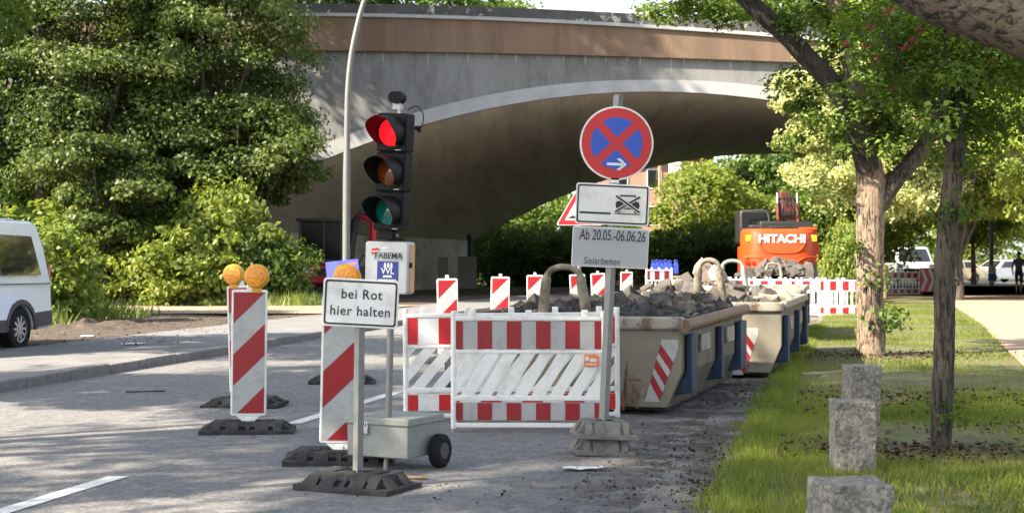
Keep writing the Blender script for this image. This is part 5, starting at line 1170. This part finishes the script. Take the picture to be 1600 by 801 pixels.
van, half = vehicle('parked_van', 'white van parked on the bare earth at the left edge, seen from its rear side', (0, 0, 0), R(90) - vr, prof, 1.9, 'van_white', (-1.5, 1.5), .33, 1.05, .16, win, cat='van')
van.location = (vx - 1.5 * ax[0] - .93 * ax[1], vy - 1.5 * ax[1] + .93 * ax[0], .03)
b = MB(); b.box((2.465, 0, 1.35), (.02, 1.35, .55), 0, rot=(0, R(-8), 0)); b.build('rear_window', 'glass_dark', van)
for sg in (-1, 1):
    b = MB(); b.box((2.44, sg * .86, 1.05), (.07, .1, .5)); b.build('tail_light', 'tail_red', van, bevel=.01)
b = MB(); b.box((2.3, -.965, .95), (.25, .004, .003)); b.box((.5, 0, 1.975), (2.6, 1.3, .02)); b.build('roof_rib', 'van_white', van, bevel=.008)
# far cars
def carprof(L, h, hood, wh): 
    return arches([(-L / 2, .26)], wh, .35, .26, [(L / 2 - .03, .3), (L / 2, .55), (L / 2 - .05, .92), (L / 2 - .35, .98), (L / 2 - .9, h), (-.25, h), (-.95, h * .68), (-L / 2 + .25, h * .6), (-L / 2, .62)])
def carwin(L, h): return [([(-.72, h * .67), (-.2, h * .93), (.45, h * .94), (.45, h * .67)], 'window', 'glass_dark', .004), ([(.55, h * .67), (.55, h * .94), (L / 2 - .95, h * .93), (L / 2 - .6, h * .68)], 'window', 'glass_dark', .004)]
def face(root, L, h, W):
    b = MB(); b.add([(-.9, -W / 2 + .2, h * .70), (-.9, W / 2 - .2, h * .70), (-.29, W / 2 - .3, h * .965), (-.29, -W / 2 + .3, h * .965)], [(3, 2, 1, 0)]); o = b.build('windscreen', 'glass_dark', root); o.location = (-.02, 0, .02)
    b = MB(); b.box((-L / 2 - .005, 0, .46), (.04, W * .55, .16)); b.build('grille', 'black_plastic', root, bevel=.01)
    for sg in (-1, 1): b = MB(); b.box((-L / 2 + .06, sg * W * .38, .66), (.12, .3, .12)); b.build('headlight', 'chrome', root, bevel=.02)
c1, _ = vehicle('parked_car', 'white car facing the road beside the grey post at far right', ((1560 - 800) * 97 / F, 97, .03), R(28), carprof(4.5, 1.48, 0, (-1.38, 1.38)), 1.82, 'car_silver', (-1.38, 1.38), .32, .98, .2, carwin(4.5, 1.48)); face(c1, 4.5, 1.48, 1.82)
c2, _ = vehicle('parked_car', 'dark car half hidden behind the slim hawthorn trunk', ((1502 - 800) * 98 / F, 98, .03), R(75), carprof(4.2, 1.45, 0, (-1.3, 1.3)), 1.8, 'car_dark', (-1.3, 1.3), .32, .96, .2, carwin(4.2, 1.45)); face(c2, 4.2, 1.45, 1.8)
c3, _ = vehicle('parked_car', 'cream car showing only its rear right of the hawthorn trunk', ((1484 - 800) * 95 / F, 95, .03), R(20), carprof(4.3, 1.45, 0, (-1.3, 1.3)), 1.8, 'car_cream', (-1.3, 1.3), .32, .96, .2, carwin(4.3, 1.45)); face(c3, 4.3, 1.45, 1.8)
v2, hv = vehicle('delivery_van', 'white van with dark windscreen behind the far striped barrier', ((1432 - 800) * 95 / F, 97, .02), R(84), prof, 1.9, 'van_white', (-1.5, 1.5), .33, 1.05, .16, win, cat='van')
v2.scale = (1.25, 1.25, 1.2)
b = MB(); b.add([(-2.0, -.8, 1.16), (-2.0, .8, 1.16), (-1.3, .7, 1.82), (-1.3, -.7, 1.82)], [(3, 2, 1, 0)]); o = b.build('windscreen', 'glass_dark', v2); o.location = (-.035, 0, .03)
b = MB(); b.box((-2.465, 0, .7), (.03, 1.2, .2)); b.build('grille', 'black_plastic', v2, bevel=.01)
for sg in (-1, 1): b = MB(); b.box((-2.36, sg * .78, .92), (.15, .3, .2)); b.build('headlight', 'chrome', v2, bevel=.03)
gp = thing('signpost', 'slim grey post with a small poster beside the white car', 'post', ((1549 - 800) * 80 / F, 80, 0))
b = MB(); b.tube([(0, 0, 0), (0, 0, 3.6)], .11, 12); b.build('pole', 'lamp_pole', gp); b = MB(); b.box((0, -.13, .75), (.42, .02, .9)); b.build('poster', 'white_sheet', gp); b = MB(); b.box((0, -.142, .55), (.4, .005, .35)); b.build('poster_print', 'poster', gp)

# orange digger seen from behind
d = 47.0; s = F / d; xo = (1222 - 800) / s
ex = thing('excavator', 'large orange excavator seen from behind with its boom raised', 'excavator', (xo, d, 0), R(-3))
zt_, zb_ = H + (410 - 357) / s, H - (427 - 410) / s
b = MB(); hwid = 1.25; N = 24; rows = [(zb_, 1.12, .62), (zb_ + .12, 1.2, .70), (zb_ + .45, 1.245, .72), (zt_ - .35, 1.25, .70), (zt_ - .1, 1.23, .66), (zt_, 1.16, .58)]
vs = []
for z, hx, dep in rows:
    for i in range(N + 1):
        u = -1 + 2 * i / N; xx = hx * math.copysign(abs(u) ** .85, u); vs.append((xx, .75 - dep * (1 - abs(u) ** 4.5), z))
b.add(vs, [(r * (N + 1) + i, r * (N + 1) + i + 1, (r + 1) * (N + 1) + i + 1, (r + 1) * (N + 1) + i) for r in range(len(rows) - 1) for i in range(N)])
b.add([vs[i] for i in range((len(rows) - 1) * (N + 1), len(rows) * (N + 1))], [tuple(range(N + 1))]); b.add([vs[i] for i in range(N + 1)], [tuple(range(N, -1, -1))])
cwt = b.build('counterweight', 'exc_orange', ex, bevel=0, angle=.5)
lettering('HITACHI', .36, 'white_sheet', cwt, (0, .035, zt_ - .33), .01, bold=.012, space=1.02, sx=1.05)
for sg in (-1, 1):
    b = MB(); b.plate(rrect(.3, .2, .02, sg * .98, zt_ - .3), .16, .185); b.box((sg * .98, .158, zt_ - .3), (.2, .004, .02), 1); q = b.build('reflector_plate', ['yellow_refl', 'orange_label'], cwt, rot=(0, 0, 0)); q.location = (0, .08, 0)
    for kx in (.86, 1.06):
        b = MB(); b.lathe([(.085, 0), (.08, -.03), (0, -.035)], (sg * kx, .15 if kx < 1 else .25, zb_ + .33), 'Y', 18); b.build('tail_lamp', 'tail_red', cwt)
    b = MB(); b.tube(curve([(sg * .4, .01, zb_ + .3), (sg * .62, .03, zb_ + .45), (sg * .8, .08, zb_ + .52), (sg * 1.2, .35, zb_ + .52)], 4), .025, 8); b.build('moulded_rib', 'exc_orange', cwt)
b = MB(); b.tube(curve([(-.72, .05, zt_ - .48), (-.45, .03, zt_ - .75), (.45, .03, zt_ - .75), (.72, .05, zt_ - .48)], 5), .03, 8); b.build('moulded_lip', 'exc_orange', cwt)
b = MB(); b.plate(circ(.13, 24, 0, zb_ + .16), -.0, .04); b.build('speed_disc', 'white_sheet', cwt); lettering('25', .14, 'black_ink', cwt, (0, -.008, zb_ + .16), .002, name='speed_lettering')
b = MB(); b.box((.1, 1.9, zb_ + .42), (2.4, 2.5, .95)); b.box((.9, 1.5, zt_ + .0), (.6, 2.0, .1)); b.build('body', 'exc_orange', ex, bevel=.06)
b = MB(); b.box((.22, 1.05, zt_ + .12), (1.7, .9, .26)); b.box((0, .55, zt_ + .05), (.7, .5, .08)); b.box((-.55, 1.1, zt_ + .06), (.8, .8, .16)); b.build('engine_hood', 'exc_black', ex, bevel=.05)
b = MB(); b.box((-.68, 2.3, zt_ + .1), (1.02, 1.6, 1.1)); cab_ = b.build('cab', 'exc_black', ex, bevel=.07)
b = MB(); b.box((-.68, 1.494, zt_ + .33), (.84, .012, .46)); b.build('rear_window', 'cab_glass', cab_, bevel=.01)
b = MB(); b.tube(curve([(-1.15, 1.3, zt_ + .1), (-1.15, 1.3, zt_ + .55), (-.95, 1.3, zt_ + .6), (-.35, 1.3, zt_ + .6), (-.25, 1.3, zt_ + .1)], 4), .025, 8); b.build('handrail', 'dark_plastic', ex)
b = MB()
b.plate([(.18, zt_ + .1), (.78, zt_ + .1), (.74, zt_ + 1.0), (.24, zt_ + 1.0)], 2.4, 2.9); b.plate([(.3, zt_ + .9), (.68, zt_ + .9), (.66, zt_ + 1.32), (.32, zt_ + 1.32)], 2.9, 3.5); b.build('boom', 'boom_red', ex, bevel=.03)
for xx in (.16, .82):
    b = MB(); b.tube([(xx, 2.2, zt_ + .1), (xx, 2.35, zt_ + .9)], .065, 12); b.tube([(xx, 2.35, zt_ + .85), (xx, 2.45, zt_ + 1.25)], .035, 10, 1); b.build('hydraulic_ram', ['boom_red', 'chrome'], ex)
b = MB(); b.plate([(.36, zt_ + .7), (.62, zt_ + .7), (.6, zt_ + 1.1), (.38, zt_ + 1.1)], 4.0, 4.5); b.build('dipper_arm', 'boom_red', ex, bevel=.02)
b = MB()
for k_ in range(4): b.tube(curve([(.3 + .12 * k_, 2.3, zt_ + .15), (.28 + .13 * k_, 2.1, zt_ + .7), (.34 + .1 * k_, 2.45, zt_ + 1.15), (.36 + .08 * k_, 2.8, zt_ + 1.25)], 4), .022, 6)
b.box((.49, 2.36, zt_ + .55), (.74, .1, .12)); b.box((.49, 2.5, zt_ + 1.02), (.6, .12, .14)); b.build('hose', 'exc_black', ex)
for sg in (-1, 1):
    b = MB(); st_ = [(-1.6 + .38 * math.cos(R(a)), .40 + .38 * math.sin(R(a))) for a in range(90, 271, 20)] + [(1.6 + .38 * math.cos(R(a)), .40 + .38 * math.sin(R(a))) for a in range(-90, 91, 20)]
    b.prism([(p[0] + 2.0, p[1]) for p in st_], sg * .95 - .25, sg * .95 + .25); b.build('track', 'exc_black', ex, bevel=.03)
b = MB(); b.box((0, 2.0, .62), (1.5, 1.6, .5)); b.build('undercarriage', 'exc_black', ex)

# small red digger under the trees beside the abutment
d = 48.0; s = F / d
mx_ = thing('mini_excavator', 'small dark red excavator with black cab parked beside the thicket', 'excavator', ((519 - 800) / s, d, 0), R(0))
k = 1.0
b = MB(); b.box((-.35, 0, .95), (1.55, 1.6, .62)); b.plate(rrect(.5, .6, .2, .55, .95), -.7, .7); bd_ = b.build('body', 'exc_red', mx_, bevel=.09)
b = MB(); b.plate(rrect(.42, .16, .02, -.72, 1.1), -.812, -.802); b.build('number_plate', 'white_sheet', bd_, smooth=False); b = MB(); b.plate(rrect(.3, .25, .03, -.25, 1.05), -.812, -.802); b.build('vent', 'exc_black', bd_, smooth=False)
b = MB()
for xx, yy in ((-.98, -.62), (-.2, -.62), (.35, -.62), (-.98, .62), (.35, .62)): b.tube([(xx, yy, 1.2), (xx * .97, yy, 2.68)], .045, 8)
b.box((-.32, 0, 2.72), (1.5, 1.36, .1)); b.box((-.32, -.6, 1.35), (1.35, .05, .25)); b.box((-.32, .08, 1.95), (1.28, 1.18, 1.46)); cb = b.build('cab', 'exc_black', mx_, bevel=.02)
for wx_, ww_, wy_ in ((-.59, .7, -.62), (.1, .5, -.62), (-.32, 1.25, .62)): b = MB(); b.box((wx_, wy_, 2.05), (ww_, .012, 1.2)); b.build('window', 'cab_glass', cb)
L2 = lambda px, py: ((px - 519) / s, -.2, H + (410 - py) / s)
b = MB(); b.tube([L2(545, 420), L2(551, 375), L2(556, 345), L2(566, 333), L2(583, 340)], [.16, .14, .13, .12, .1], 4); b.build('boom', 'exc_black', mx_)
b = MB(); b.tube([L2(560, 336), L2(584, 345), L2(583, 372), L2(576, 420)], [.1, .13, .12, .08], 4); b.build('dipper_arm', 'exc_red', mx_)
b = MB(); b.tube([L2(549, 392), L2(557, 352)], .06, 10); b.tube([L2(562, 338), L2(580, 346)], .05, 10, 0); b.build('hydraulic_ram', 'chrome', mx_)
b = MB(); b.tube(curve([L2(578, 380), L2(574, 395), L2(566, 402), L2(560, 420)], 4), .02, 6); b.build('hose', 'black_plastic', mx_)
b = MB(); q = L2(572, 430); b.plate([(q[0] - .3, q[2] + .3), (q[0] + .25, q[2] + .3), (q[0] + .2, q[2] - .2), (q[0] - .15, q[2] - .35)], -.55, .15); b.build('bucket', 'exc_black', mx_, bevel=.03)
for sg in (-1, 1):
    b = MB(); b.plate(rrect(2.2, .55, .26, 0, .29), sg * .6 - .2, sg * .6 + .2); b.build('track', 'exc_black', mx_, bevel=.02)
b = MB(); b.box((0, 0, .5), (1.0, .8, .3)); b.build('undercarriage', 'exc_black', mx_)

# cabinets, lantern, house beyond
for px, d, w_, h_, lb in ((692, 74, .5, 1.55, 'narrow grey utility cabinet standing against the abutment'), (730, 76, .95, 1.6, 'larger grey utility cabinet with pipe near the end of the abutment')):
    u = thing('utility_cabinet', lb, 'cabinet', ((px - 800) * d / F, d, 0)); b = MB(); b.box((0, 0, h_ / 2), (w_, .5, h_)); b.box((0, 0, h_ + .03), (w_ + .08, .58, .06)); q = b.build('housing', 'cabinet', u, bevel=.02)
    b = MB(); b.box((0, -.256, h_ / 2), (w_ * .86, .02, h_ * .88)); b.build('door', 'galv_dull', q, bevel=.005)
    if w_ > .6: b = MB(); b.tube([(.1, 0, h_), (.1, 0, h_ + 1.0)], .09, 10); b.ell((.1, 0, h_ + 1.0), (.14, .14, .25)); b.build('pipe', 'exc_black', u)
d = 96.0; hs = thing('brick_house', 'red brick house glimpsed beyond the arch above the grey plate', 'house', ((1022 - 800) * d / F, d, 0))
b = MB(); b.box((0, 4, 4.1), (7, 8, 8.2)); hb = b.build('wall', 'brick', hs)
b = MB(); b.prism([(-.6, 8.2), (8.6, 8.2), (4, 11.2)], -3.9, 3.9); b.build('roof', 'roof_tile', hs)
for xx in (-2.2, 0, 2.2):
    for z in (1.6, 4.4, 6.8): b = MB(); b.box((xx, -.02, z), (1.0, .08, 1.3)); f_ = b.build('window', 'white_sheet', hs); b = MB(); b.box((xx, -.066, z), (.84, .02, 1.14)); b.build('pane', 'glass_dark', f_)
d = 92.0; ln = thing('street_lamp', 'white square lantern hanging on a thin post beyond the arch', 'street lamp', ((1031 - 800) * d / F, d, 0))
b = MB(); b.tube([(0, 0, 0), (0, 0, 7.6)], .1, 10); b.tube([(0, 0, 7.55), (.9, 0, 7.62)], .05, 8); b.build('pole', 'wood_post', ln); b = MB(); b.box((.95, 0, 7.25), (.75, .75, .7)); b.build('lantern', 'white_plastic', ln, bevel=.05)

# person at the right edge
def person(label, loc, rz):
    root = thing('person', label, 'person', loc, rz)
    J = {'pel': (0, 0, .95, .13), 'wa': (0, 0, 1.10, .125), 'ch': (0, .01, 1.33, .15), 'nk': (0, 0, 1.50, .055), 'hd0': (0, -.01, 1.58, .075), 'hd': (0, -.02, 1.68, .095), 'top': (0, -.01, 1.76, .06)}
    E = [('pel', 'wa'), ('wa', 'ch'), ('ch', 'nk'), ('nk', 'hd0'), ('hd0', 'hd'), ('hd', 'top')]
    for s_, n_ in ((1, 'a'), (-1, 'b')):
        J.update({'hip' + n_: (s_ * .10, 0, .88, .095), 'kn' + n_: (s_ * .11, -.12 * s_, .48, .06), 'cal' + n_: (s_ * .11, -.10 * s_, .33, .056), 'an' + n_: (s_ * .11, -.16 * s_ + .06, .08, .037), 'toe' + n_: (s_ * .12, -.16 * s_ - .13, .035, .035),
                  'sh' + n_: (s_ * .19, 0, 1.42, .065), 'el' + n_: (s_ * .25, .10 * s_ + .03, 1.14, .042), 'wr' + n_: (s_ * .25, .10 * s_ - .1, .92, .03), 'hn' + n_: (s_ * .25, .1 * s_ - .15, .85, .033), 'th' + n_: (s_ * .22, .1 * s_ - .17, .87, .014)})
        E += [('pel', 'hip' + n_), ('hip' + n_, 'kn' + n_), ('kn' + n_, 'cal' + n_), ('cal' + n_, 'an' + n_), ('an' + n_, 'toe' + n_), ('ch', 'sh' + n_), ('sh' + n_, 'el' + n_), ('el' + n_, 'wr' + n_), ('wr' + n_, 'hn' + n_), ('wr' + n_, 'th' + n_)]
        for f_ in range(4):
            J['f%d%s' % (f_, n_)] = (s_ * .25, .1 * s_ - .19 + .022 * f_, .765 + .008 * abs(f_ - 1.5), .009); E.append(('hn' + n_, 'f%d%s' % (f_, n_)))
    ks = list(J); me = bpy.data.meshes.new('body'); me.from_pydata([J[k_][:3] for k_ in ks], [(ks.index(a), ks.index(c_)) for a, c_ in E], [])
    o = bpy.data.objects.new('body', me); COL.objects.link(o)
    sk = o.modifiers.new('skin', 'SKIN'); 
    if not me.skin_vertices: me.attributes
    for i, k_ in enumerate(ks): me.skin_vertices[0].data[i].radius = (J[k_][3],) * 2
    me.skin_vertices[0].data[0].use_root = True
    o.modifiers.new('sub', 'SUBSURF').levels = 2
    bpy.context.view_layer.update(); m2 = bpy.data.meshes.new_from_object(o.evaluated_get(bpy.context.evaluated_depsgraph_get())); bpy.data.objects.remove(o)
    m2.name = 'body'; m2.materials.clear()
    for q_ in ('skin', 'cloth_grey', 'cloth_dark'): m2.materials.append(M[q_])
    for p in m2.polygons:
        z = p.center.z; p.use_smooth = True
        p.material_index = 2 if (z < .07 or (.5 < z < 1.02 and abs(p.center.x) < .215)) else 1 if (1.02 <= z < 1.49 and z > 1.12 or (1.02 <= z <= 1.12 and abs(p.center.x) < .2)) else 0
    link('body', m2, root)
    b = MB(); b.ell((0, .015, 1.71), (.085, .095, .09), 14, 8, jit=.04); b.build('hair', 'hair', root)
    b = MB(); b.ell((0, -.112, 1.66), (.014, .02, .022), 8, 6); [b.ell((sx * .095, -.015, 1.67), (.012, .025, .035), 8, 6) for sx in (-1, 1)]; b.build('facial_features', 'skin', root)
    return root
person('person in dark shirt and black shorts walking at the right edge', ((1592 - 800) * 62 / F, 62, .02), R(150))
